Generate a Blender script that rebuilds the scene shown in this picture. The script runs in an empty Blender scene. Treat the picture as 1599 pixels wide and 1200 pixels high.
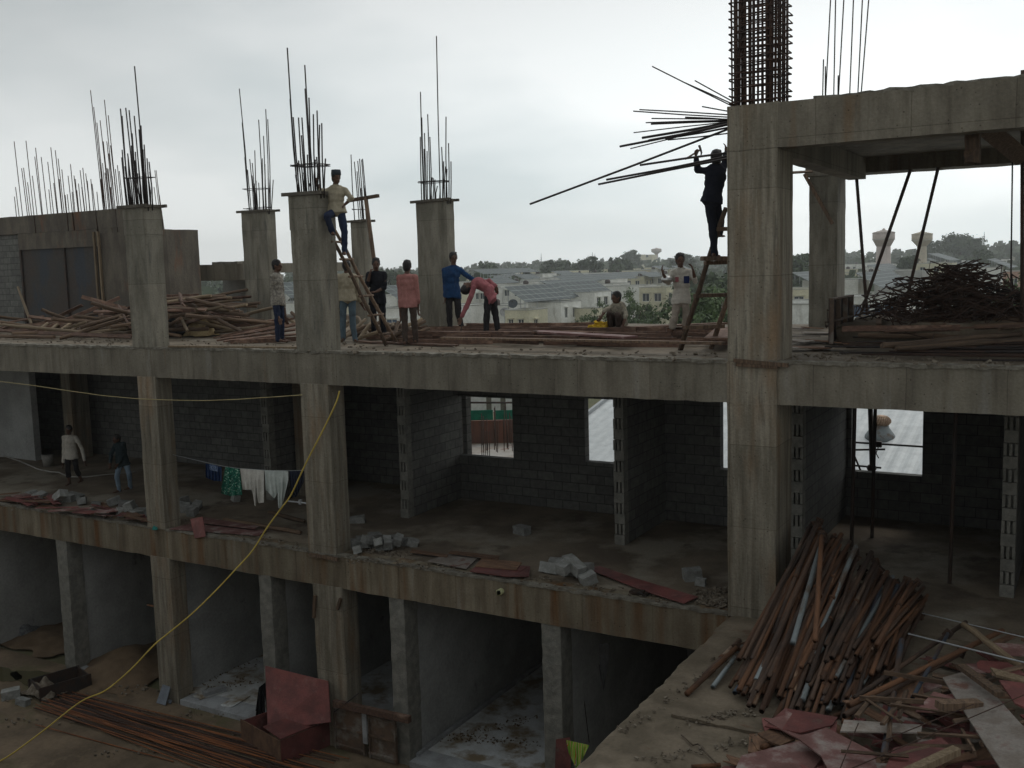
import bpy, bmesh, math, random
import numpy as np
from mathutils import Vector, Matrix, Quaternion, noise as mnoise
R = math.radians
random.seed(7)
SC = bpy.context.scene
COL = SC.collection

# ------------------------------------------------------------------ camera
CAM = Vector((4.656, -14.25, 1.4416)); YAW, PITCH, ROLL, FPX = -0.5271, 0.1148, -0.0277, 1585.1
FW = Vector((math.sin(YAW)*math.cos(PITCH), math.cos(YAW)*math.cos(PITCH), -math.sin(PITCH)))
_r = Vector((math.cos(YAW), -math.sin(YAW), 0)); _u = _r.cross(FW)
RT = math.cos(ROLL)*_r + math.sin(ROLL)*_u
UP = -math.sin(ROLL)*_r + math.cos(ROLL)*_u
cd = bpy.data.cameras.new('camera'); cam = bpy.data.objects.new('camera', cd); COL.objects.link(cam)
cd.sensor_width = 36.0; cd.lens = FPX/1599*36.0; cd.clip_start = .1; cd.clip_end = 6000
m = Matrix((RT, UP, -FW)).transposed().to_4x4(); m.translation = CAM; cam.matrix_world = m
SC.camera = cam

# ------------------------------------------------------------------ sky, sun, exposure
SUN_EL, SUN_AZ = R(48), R(8)            # azimuth from +Y towards +X
W = bpy.data.worlds.new('World'); SC.world = W; W.use_nodes = True
nt = W.node_tree; nt.nodes.clear()
def N(t, **kw):
    n = nt.nodes.new(t)
    for k, v in kw.items(): setattr(n, k, v)
    return n
out = N('ShaderNodeOutputWorld'); bg = N('ShaderNodeBackground'); bg.inputs['Strength'].default_value = .1
sky = N('ShaderNodeTexSky', sky_type='NISHITA', sun_disc=False, sun_elevation=SUN_EL, sun_rotation=SUN_AZ)
tc = N('ShaderNodeTexCoord')
mp = N('ShaderNodeMapping'); mp.inputs['Scale'].default_value = (1.0, 1.0, 3.2); mp.inputs['Location'].default_value = (.3, .8, .2)
nz = N('ShaderNodeTexNoise'); nz.inputs['Scale'].default_value = 1.9; nz.inputs['Detail'].default_value = 5; nz.inputs['Roughness'].default_value = .45
cr = N('ShaderNodeValToRGB'); cr.color_ramp.elements[0].position = .36; cr.color_ramp.elements[1].position = .57
cr.color_ramp.elements[0].color = (.64, .705, .718, 1); cr.color_ramp.elements[1].color = (.955, .985, .98, 1)
dotn = N('ShaderNodeVectorMath', operation='DOT_PRODUCT')
sd = Vector((math.sin(SUN_AZ)*math.cos(SUN_EL), math.cos(SUN_AZ)*math.cos(SUN_EL), math.sin(SUN_EL)))
dotn.inputs[1].default_value = sd
mr = N('ShaderNodeMapRange'); mr.inputs[1].default_value = .46; mr.inputs[2].default_value = 1.0; mr.inputs[3].default_value = 4.9; mr.inputs[4].default_value = 10.3
mul = N('ShaderNodeVectorMath', operation='SCALE')
mixs = N('ShaderNodeMixRGB'); mixs.inputs[0].default_value = .95
L = nt.links.new
L(tc.outputs['Generated'], mp.inputs[0]); L(mp.outputs[0], nz.inputs['Vector']); L(nz.outputs['Fac'], cr.inputs[0])
L(tc.outputs['Generated'], dotn.inputs[0]); L(dotn.outputs['Value'], mr.inputs[0])
sep = N('ShaderNodeSeparateXYZ'); L(tc.outputs['Generated'], sep.inputs[0])
hz = N('ShaderNodeMapRange'); hz.inputs[1].default_value = 0; hz.inputs[2].default_value = .30; hz.inputs[3].default_value = 2.25; hz.inputs[4].default_value = 1.0; L(sep.outputs[2], hz.inputs[0])
mm = N('ShaderNodeMath', operation='MULTIPLY'); L(mr.outputs[0], mm.inputs[0]); L(hz.outputs[0], mm.inputs[1])
L(cr.outputs[0], mul.inputs[0]); L(mm.outputs[0], mul.inputs['Scale'])
L(sky.outputs[0], mixs.inputs[1]); L(mul.outputs[0], mixs.inputs[2]); L(mixs.outputs[0], bg.inputs[0]); L(bg.outputs[0], out.inputs[0])
sl = bpy.data.lights.new('sun', 'SUN'); sl.energy = .5; sl.angle = R(16); sl.color = (1, .96, .9)
so = bpy.data.objects.new('sun', sl); COL.objects.link(so); so.rotation_euler = (-sd).to_track_quat('-Z', 'Y').to_euler(); so.location = (0, 0, 60)
vs = SC.view_settings; vs.view_transform = 'Standard'; vs.look = 'None'; vs.gamma = 1; vs.use_curve_mapping = False; vs.exposure = 0.0
SC.cycles.volume_bounces = 4

# ------------------------------------------------------------------ helpers
def ray(x, y): return FW*FPX + RT*(x-799.5) - UP*(y-600)
def on(x, y, z):
    d = ray(x, y); return CAM + d*((z-CAM.z)/d.z)
def at(x, y, Y):
    d = ray(x, y); return CAM + d*((Y-CAM.y)/d.y)
def atX(x, y, X):
    d = ray(x, y); return CAM + d*((X-CAM.x)/d.x)
def far(x, y, D):
    d = ray(x, y); return CAM + d*(D/FPX)
U = random.uniform
def link(o, parent=None):
    COL.objects.link(o)
    if parent: o.parent = parent
    return o
def tag(o, label=None, cat=None, group=None, kind=None):
    for k, v in (('label', label), ('category', cat), ('group', group), ('kind', kind)):
        if v: o[k] = v
    return o
def empty(name, loc, label=None, cat=None, group=None, rz=0):
    o = bpy.data.objects.new(name, None); COL.objects.link(o); o.location = loc; o.rotation_euler = (0, 0, rz)
    o.empty_display_size = .1
    return tag(o, label, cat, group)
def copy_tree(o, parent=None):
    c = o.copy(); COL.objects.link(c)
    if parent: c.parent = parent
    for ch in list(o.children): copy_tree(ch, c)
    return c
def quat_z(d): return Vector((0, 0, 1)).rotation_difference(Vector(d).normalized())

class MB:
    def __init__(s): s.v = []; s.f = []; s.sm = []
    def add(s, vs, fs, smooth=False):
        b = len(s.v); s.v += [tuple(v) for v in vs]; s.f += [tuple(i+b for i in f) for f in fs]; s.sm += [smooth]*len(fs); return s
    def box(s, c, d, rot=None):
        hx, hy, hz = d[0]/2, d[1]/2, d[2]/2; c = Vector(c)
        vs = [Vector((x, y, z)) for z in (-hz, hz) for y in (-hy, hy) for x in (-hx, hx)]
        if rot is not None: vs = [rot @ v for v in vs]
        return s.add([c+v for v in vs], [(0, 2, 3, 1), (4, 5, 7, 6), (0, 1, 5, 4), (2, 6, 7, 3), (0, 4, 6, 2), (1, 3, 7, 5)])
    def bb(s, x0, x1, y0, y1, z0, z1): return s.box(((x0+x1)/2, (y0+y1)/2, (z0+z1)/2), (x1-x0, y1-y0, z1-z0))
    def tube(s, pts, r, n=6, cap=True, smooth=True):
        pts = [Vector(p) for p in pts]; rs = r if isinstance(r, (list, tuple)) else [r]*len(pts)
        ref = None; vs = []; fs = []
        for i, p in enumerate(pts):
            t = (pts[min(i+1, len(pts)-1)]-pts[max(i-1, 0)])
            if t.length < 1e-9: t = Vector((0, 0, 1))
            t.normalize()
            if ref is None: ref = t.orthogonal().normalized()
            ref = (ref - t*ref.dot(t)); ref = ref.normalized() if ref.length > 1e-6 else t.orthogonal().normalized()
            b = t.cross(ref)
            for k in range(n):
                a = 2*math.pi*k/n; vs.append(p+(ref*math.cos(a)+b*math.sin(a))*rs[i])
        for i in range(len(pts)-1):
            for k in range(n):
                fs.append((i*n+k, i*n+(k+1) % n, (i+1)*n+(k+1) % n, (i+1)*n+k))
        s.add(vs, fs, smooth)
        if cap:
            b = len(s.v)-len(vs)
            s.f += [tuple(b+k for k in reversed(range(n))), tuple(b+(len(pts)-1)*n+k for k in range(n))]; s.sm += [False]*2
        return s
    def ell(s, c, r, axes=None, n=12, m=8):
        c = Vector(c); vs = []; fs = []
        for i in range(m+1):
            th = math.pi*i/m
            for k in range(n):
                a = 2*math.pi*k/n
                v = Vector((r[0]*math.sin(th)*math.cos(a), r[1]*math.sin(th)*math.sin(a), r[2]*math.cos(th)))
                if i in (0, m): v = Vector((1e-4*math.cos(a), 1e-4*math.sin(a), r[2]*math.cos(th)))
                if axes: v = axes[0]*v.x+axes[1]*v.y+axes[2]*v.z
                vs.append(c+v)
        for i in range(m):
            for k in range(n): fs.append((i*n+k, (i+1)*n+k, (i+1)*n+(k+1) % n, i*n+(k+1) % n))
        fs += [tuple(range(n)), tuple(m*n+k for k in reversed(range(n)))]
        return s.add(vs, fs, True)
    def caps(s, a, b, ra, rb, n=12):
        a = Vector(a); b = Vector(b); d = b-a
        if d.length < 1e-5: return s.ell(a, (ra, ra, ra))
        d.normalize(); pts = []; rs = []
        for t in (0.03, .35, .7, 1): pts.append(a-d*ra*math.cos(t*math.pi/2)); rs.append(max(ra*math.sin(t*math.pi/2), 1e-3))
        for t in (1, .7, .35, .03): pts.append(b+d*rb*math.cos(t*math.pi/2)); rs.append(max(rb*math.sin(t*math.pi/2), 1e-3))
        return s.tube(pts, rs, n)
    def rbox(s, x0, x1, y0, y1, z0, z1, seg=.22, amp=.008, fr=3.0):
        """box of many faces with slightly uneven faces and edges (cast concrete)"""
        idx = {}; vs = []; fs = []
        def axis(a, b):
            n = max(1, int(round((b-a)/seg))); return [a+(b-a)*i/n for i in range(n+1)]
        X, Y, Z = axis(x0, x1), axis(y0, y1), axis(z0, z1)
        def vid(x, y, z):
            k = (round(x, 4), round(y, 4), round(z, 4))
            if k not in idx:
                p = Vector((x, y, z)); nvec = mnoise.noise_vector(p*fr)*amp + mnoise.noise_vector(p*fr*3.1)*amp*.6
                idx[k] = len(vs); vs.append(p+nvec)
            return idx[k]
        for a in range(len(X)-1):
            for b in range(len(Y)-1):
                fs.append((vid(X[a], Y[b], z1), vid(X[a+1], Y[b], z1), vid(X[a+1], Y[b+1], z1), vid(X[a], Y[b+1], z1)))
                fs.append((vid(X[a], Y[b], z0), vid(X[a], Y[b+1], z0), vid(X[a+1], Y[b+1], z0), vid(X[a+1], Y[b], z0)))
            for c in range(len(Z)-1):
                fs.append((vid(X[a], y0, Z[c]), vid(X[a+1], y0, Z[c]), vid(X[a+1], y0, Z[c+1]), vid(X[a], y0, Z[c+1])))
                fs.append((vid(X[a], y1, Z[c]), vid(X[a], y1, Z[c+1]), vid(X[a+1], y1, Z[c+1]), vid(X[a+1], y1, Z[c])))
        for b in range(len(Y)-1):
            for c in range(len(Z)-1):
                fs.append((vid(x0, Y[b], Z[c]), vid(x0, Y[b], Z[c+1]), vid(x0, Y[b+1], Z[c+1]), vid(x0, Y[b+1], Z[c])))
                fs.append((vid(x1, Y[b], Z[c]), vid(x1, Y[b+1], Z[c]), vid(x1, Y[b+1], Z[c+1]), vid(x1, Y[b], Z[c+1])))
        return s.add(vs, fs)
    def panel(s, o, u, w, h, th, holes):
        """wall panel from origin o along unit u, thickness th along its normal (u x z), with real openings (u0,u1,z0,z1)"""
        o = Vector(o); u = Vector(u); nn = u.cross(Vector((0, 0, 1)))
        us = sorted({0, w} | {c for H in holes for c in H[:2]}); zs = sorted({0, h} | {c for H in holes for c in H[2:]})
        def solid(i, j):
            if i < 0 or j < 0 or i >= len(us)-1 or j >= len(zs)-1: return False
            a = (us[i]+us[i+1])/2; b = (zs[j]+zs[j+1])/2
            return not any(H[0] < a < H[1] and H[2] < b < H[3] for H in holes)
        P = lambda a, b, t: o+u*a+Vector((0, 0, b))+nn*t
        for i in range(len(us)-1):
            for j in range(len(zs)-1):
                if not solid(i, j): continue
                a0, a1, b0, b1 = us[i], us[i+1], zs[j], zs[j+1]; h2 = th/2
                q = [[P(a0, b0, h2), P(a1, b0, h2), P(a1, b1, h2), P(a0, b1, h2)], [P(a0, b0, -h2), P(a0, b1, -h2), P(a1, b1, -h2), P(a1, b0, -h2)]]
                if not solid(i-1, j): q.append([P(a0, b0, -h2), P(a0, b0, h2), P(a0, b1, h2), P(a0, b1, -h2)])
                if not solid(i+1, j): q.append([P(a1, b0, -h2), P(a1, b1, -h2), P(a1, b1, h2), P(a1, b0, h2)])
                if not solid(i, j-1): q.append([P(a0, b0, -h2), P(a1, b0, -h2), P(a1, b0, h2), P(a0, b0, h2)])
                if not solid(i, j+1): q.append([P(a0, b1, -h2), P(a0, b1, h2), P(a1, b1, h2), P(a1, b1, -h2)])
                for f in q: s.add(f, [(0, 1, 2, 3)])
        return s
    def mesh(s, name):
        me = bpy.data.meshes.new(name); me.from_pydata(s.v, [], s.f); me.polygons.foreach_set('use_smooth', s.sm); me.update(); return me
    def build(s, name, mat, parent=None, local=False):
        """link as ONE object; world coordinates unless local"""
        if not s.v: return None
        off = Vector((0, 0, 0))
        if parent is not None and not local:
            p = parent
            while p: off += p.location; p = p.parent
        elif parent is None and not local:
            c = Vector((sum(v[0] for v in s.v), sum(v[1] for v in s.v), 0))/len(s.v); c.z = min(v[2] for v in s.v); off = c
        s.v = [tuple(Vector(v)-off) for v in s.v]
        me = s.mesh(name); me.materials.append(mat)
        o = bpy.data.objects.new(name, me); link(o, parent)
        if parent is None and not local: o.location = off
        return o

# ------------------------------------------------------------------ materials
MATS = {}
def mat(name, c1, c2=None, scale=4, rough=.85, bump=.25, bscale=40, coord='Object', stretch=(1, 1, 1), stain=None, rust=None, var=0, metal=0, spec=.3, thr=(.4, .62), panel=None):
    if name in MATS: return MATS[name]
    m = bpy.data.materials.new(name); m.use_nodes = True; MATS[name] = m
    t = m.node_tree; b = t.nodes['Principled BSDF']; ln = t.links.new
    def nn(k, **kw):
        n = t.nodes.new(k)
        for a, v in kw.items(): setattr(n, a, v)
        return n
    if coord == 'World': src = nn('ShaderNodeNewGeometry').outputs['Position']
    else: src = nn('ShaderNodeTexCoord').outputs['Object']
    oi = nn('ShaderNodeObjectInfo')
    if var:
        va = nn('ShaderNodeVectorMath', operation='ADD'); sc = nn('ShaderNodeVectorMath', operation='SCALE'); sc.inputs[0].default_value = (37, 61, 29)
        ln(oi.outputs['Random'], sc.inputs['Scale']); ln(src, va.inputs[0]); ln(sc.outputs[0], va.inputs[1]); src = va.outputs[0]
    def noise_(scale, st=(1, 1, 1), detail=6, ro=.6):
        mpn = nn('ShaderNodeMapping'); mpn.inputs['Scale'].default_value = st; ln(src, mpn.inputs[0])
        n = nn('ShaderNodeTexNoise'); n.inputs['Scale'].default_value = scale; n.inputs['Detail'].default_value = detail; n.inputs['Roughness'].default_value = ro
        ln(mpn.outputs[0], n.inputs['Vector']); return n.outputs['Fac']
    def ramp(fac, a, bb_, ca=(0, 0, 0, 1), cb=(1, 1, 1, 1)):
        r = nn('ShaderNodeValToRGB'); r.color_ramp.elements[0].position = a; r.color_ramp.elements[1].position = bb_
        r.color_ramp.elements[0].color = ca; r.color_ramp.elements[1].color = cb; ln(fac, r.inputs[0]); return r.outputs[0]
    def mix(f, a, bb_, mode='MIX'):
        x = nn('ShaderNodeMixRGB', blend_type=mode)
        for sck, v in ((0, f), (1, a), (2, bb_)):
            if isinstance(v, (int, float)): x.inputs[sck].default_value = v
            elif isinstance(v, tuple): x.inputs[sck].default_value = v if len(v) == 4 else (*v, 1)
            else: ln(v, x.inputs[sck])
        return x.outputs[0]
    c2 = c2 or tuple(c*.75 for c in c1)
    n1 = noise_(scale, stretch)
    col = ramp(n1, thr[0], thr[1], (*c2, 1), (*c1, 1))
    if stain:                                   # (colour, scale, stretch, lo, hi)
        col = mix(ramp(noise_(stain[1], stain[2], 5), stain[3], stain[4]), col, stain[0])
    if rust:
        col = mix(ramp(noise_(rust[1], rust[2], 5), rust[3], rust[4]), col, rust[0])
    if panel:
        g = nn('ShaderNodeNewGeometry'); sp = nn('ShaderNodeSeparateXYZ'); ad_ = nn('ShaderNodeMath', operation='ADD'); cb = nn('ShaderNodeCombineXYZ'); br = nn('ShaderNodeTexBrick')
        ln(g.outputs['Position'], sp.inputs[0]); ln(sp.outputs[0], ad_.inputs[0]); ln(sp.outputs[1], ad_.inputs[1]); ln(ad_.outputs[0], cb.inputs[0]); ln(sp.outputs[2], cb.inputs[1]); ln(cb.outputs[0], br.inputs['Vector'])
        br.offset = 0; br.inputs['Scale'].default_value = 1; br.inputs['Brick Width'].default_value = panel[0]; br.inputs['Row Height'].default_value = panel[1]; br.inputs['Mortar Size'].default_value = .008; br.inputs['Mortar Smooth'].default_value = .6
        br.inputs['Color1'].default_value = (1.08, 1.07, 1.06, 1); br.inputs['Color2'].default_value = (.88, .88, .87, 1); br.inputs['Mortar'].default_value = (.66, .64, .61, 1)
        col = mix(1.0, col, br.outputs['Color'], 'MULTIPLY')
        pk = noise_(2.2, (3, 3, .2), 7); col = mix(.6, col, ramp(pk, .36, .5, (.62, .6, .57, 1), (1.05, 1.05, 1.05, 1)), 'MULTIPLY')       # water run marks
        vo = nn('ShaderNodeTexVoronoi'); vo.inputs['Scale'].default_value = 9; ln(src, vo.inputs['Vector']); col = mix(1.0, col, ramp(vo.outputs['Distance'], .06, .12, (.45, .43, .4, 1), (1, 1, 1, 1)), 'MULTIPLY')   # bug holes
    fine = noise_(bscale, (1, 1, 1), 4)
    col = mix(.35, col, ramp(fine, .3, .7, (.55, .55, .55, 1), (1.25, 1.25, 1.25, 1)), 'MULTIPLY')
    if var:
        mrn = nn('ShaderNodeMapRange'); mrn.inputs[3].default_value = 1-var; mrn.inputs[4].default_value = 1+var; ln(oi.outputs['Random'], mrn.inputs[0])
        hs = nn('ShaderNodeHueSaturation'); ln(mrn.outputs[0], hs.inputs['Value']); ln(col, hs.inputs['Color']); col = hs.outputs[0]
    ln(col, b.inputs['Base Color'])
    b.inputs['Roughness'].default_value = rough; b.inputs['Metallic'].default_value = metal; b.inputs['Specular IOR Level'].default_value = spec
    if bump:
        bp = nn('ShaderNodeBump'); bp.inputs['Strength'].default_value = bump; bp.inputs['Distance'].default_value = .02
        ad = nn('ShaderNodeMath', operation='ADD'); ln(fine, ad.inputs[0]); ln(n1, ad.inputs[1]); ln(ad.outputs[0], bp.inputs['Height']); ln(bp.outputs[0], b.inputs['Normal'])
    m['c'] = 1
    return m
def brick_mat(name, c1, c2, mortar, bw=.4, bh=.2, ms=.012, coord='wall', rough=.9):
    m = bpy.data.materials.new(name); m.use_nodes = True; t = m.node_tree; b = t.nodes['Principled BSDF']; ln = t.links.new
    g = t.nodes.new('ShaderNodeNewGeometry'); sp = t.nodes.new('ShaderNodeSeparateXYZ'); ad = t.nodes.new('ShaderNodeMath'); cb = t.nodes.new('ShaderNodeCombineXYZ')
    ln(g.outputs['Position'], sp.inputs[0])
    ln(sp.outputs[0], ad.inputs[0]); ln(sp.outputs[1], ad.inputs[1]); ln(ad.outputs[0], cb.inputs[0]); ln(sp.outputs[2], cb.inputs[1])
    br = t.nodes.new('ShaderNodeTexBrick'); br.inputs['Scale'].default_value = 1; br.inputs['Brick Width'].default_value = bw; br.inputs['Row Height'].default_value = bh
    br.inputs['Mortar Size'].default_value = ms; br.inputs['Mortar Smooth'].default_value = .3; br.inputs['Bias'].default_value = 0
    br.inputs['Color1'].default_value = (*c1, 1); br.inputs['Color2'].default_value = (*c2, 1); br.inputs['Mortar'].default_value = (*mortar, 1)
    ln(cb.outputs[0], br.inputs['Vector'])
    n = t.nodes.new('ShaderNodeTexNoise'); n.inputs['Scale'].default_value = 9; n.inputs['Detail'].default_value = 6; ln(g.outputs['Position'], n.inputs['Vector'])
    mx = t.nodes.new('ShaderNodeMixRGB'); mx.blend_type = 'MULTIPLY'; mx.inputs[0].default_value = .5
    rp = t.nodes.new('ShaderNodeValToRGB'); rp.color_ramp.elements[0].color = (.5, .5, .5, 1); rp.color_ramp.elements[1].color = (1.3, 1.3, 1.25, 1); rp.color_ramp.elements[0].position = .3; rp.color_ramp.elements[1].position = .7
    ln(n.outputs['Fac'], rp.inputs[0]); ln(br.outputs['Color'], mx.inputs[1]); ln(rp.outputs[0], mx.inputs[2]); ln(mx.outputs[0], b.inputs['Base Color'])
    b.inputs['Roughness'].default_value = rough
    bp = t.nodes.new('ShaderNodeBump'); bp.inputs['Strength'].default_value = .6; bp.inputs['Distance'].default_value = .02; bp.invert = True
    ln(br.outputs['Fac'], bp.inputs['Height']); ln(bp.outputs[0], b.inputs['Normal'])
    return m
concrete = mat('concrete', (.228, .205, .162), (.150, .132, .103), 1.3, coord='World', bump=.4, bscale=28, stretch=(1.4, 1.4, .5), panel=(1.22, 3.1),
               stain=((.26, .25, .225), 1.1, (1.5, 1.5, .25), .58, .72), rust=((.16, .095, .045), 1.6, (1.2, 1.2, .10), .61, .78))
concrete_col = mat('column_concrete', (.30, .268, .212), (.185, .162, .124), 2.2, coord='World', bump=.5, bscale=30, stretch=(5, 5, .35), panel=(9, 1.22),
                   stain=((.10, .09, .075), 3, (4, 4, .3), .60, .74), rust=((.235, .165, .105), 1.3, (1.8, 1.8, .45), .50, .70))
beam_low = mat('stained_beam_concrete', (.245, .21, .152), (.15, .12, .082), 1.5, coord='World', bump=.4, bscale=28, stretch=(2.2, 1, .35), panel=(1.22, 3.1),
               stain=((.25, .235, .20), 1.6, (2, 2, .15), .58, .74), rust=((.15, .075, .03), 1.3, (2.0, 1, .12), .50, .68))
concrete_up = mat('fresh_column_concrete', (.24, .222, .18), (.16, .147, .117), 2.0, coord='World', bump=.4, bscale=30, stretch=(2, 2, .6), panel=(9, 1.3),
                  stain=((.11, .105, .092), 2.5, (3, 3, .4), .58, .72))
slab_dirt = mat('dusty_slab', (.21, .168, .122), (.12, .096, .067), 1.6, coord='World', bump=.5, bscale=22, stain=((.22, .195, .16), .8, (1, 1, 1), .55, .7), rust=((.13, .065, .04), 2.2, (1, 1, 1), .62, .72))
floor_mid = mat('dusty_floor', (.23, .185, .135), (.14, .11, .08), .9, coord='World', bump=.4, bscale=25, stain=((.30, .265, .21), .7, (1, 1, 1), .5, .62), rust=((.13, .10, .075), 1.0, (1, 1, 1), .60, .68))
plaster = mat('grey_plaster', (.43, .43, .415), (.33, .33, .315), 1.2, coord='World', bump=.15, bscale=18, stain=((.17, .165, .16), 2.3, (1, 1, .6), .64, .74))
tile = mat('dusty_white_floor_tiles', (.70, .72, .73), (.50, .50, .48), 1.8, coord='World', bump=.1, rough=.45, stain=((.26, .20, .13), 1.7, (1, 1, 1), .50, .62))
kerbst = mat('grey_stone_step', (.38, .39, .40), (.27, .27, .27), 3, coord='World', bump=.2)
block = brick_mat('concrete_blockwork', (.150, .147, .136), (.108, .106, .099), (.062, .060, .056), ms=.010)
blockend = mat('hollow_block', (.25, .24, .21), (.17, .165, .145), 6, coord='World', bump=.5)
rough_edge = mat('crumbly_mortar', (.24, .22, .18), (.14, .125, .10), 7, coord='World', bump=.9, bscale=35)
rebar_m = mat('rusty_rebar', (.085, .045, .03), (.05, .032, .026), 9, rough=.7, bump=.3, metal=.2, bscale=60)
rebar_d = mat('dark_rebar', (.045, .033, .03), (.03, .026, .025), 9, rough=.6, bump=.3, metal=.3)
pipe_rust = mat('rusty_steel_pipe', (.16, .077, .040), (.08, .042, .026), 5, rough=.75, bump=.35, bscale=50, var=.35, stretch=(1, 1, .5), stain=((.30, .20, .13), 4, (1, 1, 1), .64, .72), metal=.15)
pipe_brown = mat('brown_steel_pipe', (.115, .07, .048), (.06, .042, .034), 5, rough=.7, bump=.3, var=.3, stain=((.26, .19, .14), 4, (1, 1, .5), .62, .7), metal=.2)
pipe_blue = mat('worn_blue_pipe', (.055, .068, .09), (.09, .06, .045), 4, rough=.6, bump=.25, var=.2, metal=.2, thr=(.38, .5))
pipe_grey = mat('galvanised_pipe', (.22, .245, .25), (.15, .115, .09), 5, rough=.55, bump=.2, var=.2, metal=.3, thr=(.35, .5))
wood = mat('weathered_timber', (.175, .115, .075), (.09, .06, .042), 5, rough=.85, bump=.45, var=.35, stretch=(6, 6, .5), bscale=30)
wood_pale = mat('pale_bamboo', (.26, .195, .125), (.16, .115, .072), 5, rough=.75, bump=.3, var=.25, stretch=(5, 5, .6))
wood_red = mat('red_timber', (.17, .098, .068), (.10, .06, .045), 4, rough=.85, bump=.4, var=.3, stretch=(5, 1, 5), stain=((.34, .22, .16), 3, (1, 1, 1), .56, .7))
ply_red = mat('red_film_plywood', (.23, .078, .07), (.14, .056, .052), 3, rough=.6, bump=.25, var=.25, stain=((.27, .13, .115), 3.5, (1, 1, 1), .55, .75), rust=((.15, .10, .08), 5, (1, 1, 1), .62, .72))
ply_pink = mat('faded_pink_plywood', (.25, .125, .115), (.17, .085, .075), 3, rough=.7, bump=.25, var=.2, stain=((.36, .31, .28), 3, (1, 1, 1), .52, .68))
ply_grey = mat('cement_smeared_plywood', (.36, .33, .30), (.24, .20, .17), 3, rough=.85, bump=.4, var=.2, stain=((.20, .11, .085), 3, (1, 1, 1), .54, .66))
ply_brown = mat('bare_brown_plywood', (.22, .125, .075), (.13, .075, .05), 4, rough=.85, bump=.35, var=.3, stretch=(1, 5, 1))
cblock = mat('loose_concrete_block', (.31, .31, .295), (.22, .22, .205), 7, rough=.9, bump=.5, var=.2)
steel_dark = mat('dark_steel', (.045, .04, .038), (.07, .045, .035), 6, rough=.6, bump=.2, metal=.3)
form_dark = mat('oiled_steel_shutter', (.055, .052, .05), (.065, .05, .042), 1.2, coord='World', rough=.7, bump=.2, bscale=14, stain=((.045, .05, .06), 1.2, (1, 1, .4), .5, .6))
form_rust = mat('rusty_steel_shutter', (.17, .11, .075), (.11, .08, .06), 4, rough=.75, bump=.3, stain=((.23, .20, .17), 3, (1, 1, 1), .5, .62))
skin = mat('brown_skin', (.115, .06, .038), (.09, .046, .03), 8, rough=.55, bump=.05)
hairm = mat('black_hair', (.012, .011, .011), (.02, .018, .017), 30, rough=.6, bump=.5)
def cloth(name, c, c2=None, **k): return mat(name, c, c2 or tuple(x*.8 for x in c), k.pop('scale', 9), rough=.95, bump=.3, bscale=k.pop('bscale', 60), spec=.1, **k)
white_wall = mat('weathered_white_paint', (.80, .80, .76), (.66, .66, .61), .5, coord='World', rough=.9, bump=.1, bscale=6, stain=((.48, .47, .42), .7, (1, 1, .25), .60, .74))
cream_wall = mat('cream_paint', (.66, .62, .46), (.55, .52, .38), .5, coord='World', rough=.9, bump=.1, bscale=6, stain=((.34, .32, .26), .7, (1, 1, .25), .6, .74))
roof_grey = mat('stained_roof_screed', (.46, .46, .43), (.33, .33, .31), .4, coord='World', rough=.95, bump=.1, bscale=5)
glass_dark = mat('dark_window_glass', (.035, .05, .065), (.03, .04, .05), 2, rough=.12, bump=0, spec=.6)
glass_blue = mat('blue_window_glass', (.05, .09, .16), (.04, .07, .13), 2, rough=.15, bump=0, spec=.6)
door_dark = mat('brown_door_paint', (.10, .085, .075), (.08, .07, .06), 3, rough=.6)
galv = mat('galvanised_post', (.42, .44, .45), (.36, .37, .38), 3, rough=.5, metal=.4, bump=0)
def solar_mat():
    m = bpy.data.materials.new('solar_cells'); m.use_nodes = True; t = m.node_tree; b = t.nodes['Principled BSDF']; ln = t.links.new
    tcn = t.nodes.new('ShaderNodeTexCoord'); br = t.nodes.new('ShaderNodeTexBrick'); br.offset = 0
    for k, v in (('Scale', 1), ('Brick Width', 1.0), ('Row Height', 1.65), ('Mortar Size', .045), ('Mortar Smooth', 0)): br.inputs[k].default_value = v
    br.inputs['Color1'].default_value = (.075, .09, .09, 1); br.inputs['Color2'].default_value = (.06, .075, .078, 1); br.inputs['Mortar'].default_value = (.24, .27, .26, 1)
    ln(tcn.outputs['Object'], br.inputs['Vector']); ln(br.outputs['Color'], b.inputs['Base Color']); b.inputs['Roughness'].default_value = .6; b.inputs['Specular IOR Level'].default_value = .12
    return m
solar = solar_mat()
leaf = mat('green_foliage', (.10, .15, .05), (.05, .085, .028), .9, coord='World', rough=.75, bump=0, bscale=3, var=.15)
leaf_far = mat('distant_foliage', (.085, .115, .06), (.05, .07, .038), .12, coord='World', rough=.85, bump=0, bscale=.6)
bark = mat('brown_bark', (.12, .09, .065), (.07, .05, .04), 6, bump=.6)
earth = mat('brown_site_earth', (.20, .145, .095), (.115, .084, .055), .9, coord='World', rough=.8, bump=.7, bscale=14, stain=((.11, .10, .05), .7, (1, 1, 1), .56, .68), rust=((.24, .18, .12), 1.1, (1, 1, 1), .60, .72))
wet = mat('muddy_puddle_water', (.07, .065, .03), (.09, .075, .04), 1.2, coord='World', rough=.12, bump=0, spec=.5)
town_ground = mat('scrubby_town_ground', (.085, .095, .04), (.17, .14, .09), .05, coord='World', rough=.95, bump=.2, bscale=1.5)
sand_m = mat('heap_of_sand', (.19, .13, .08), (.14, .095, .058), 3, coord='World', bump=.6, bscale=50)
roof_white = mat('white_corrugated_sheet', (.60, .62, .62), (.54, .56, .56), .4, coord='World', rough=.5, bump=0, bscale=3)

def structure(o): o['kind'] = 'structure'; return o

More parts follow.
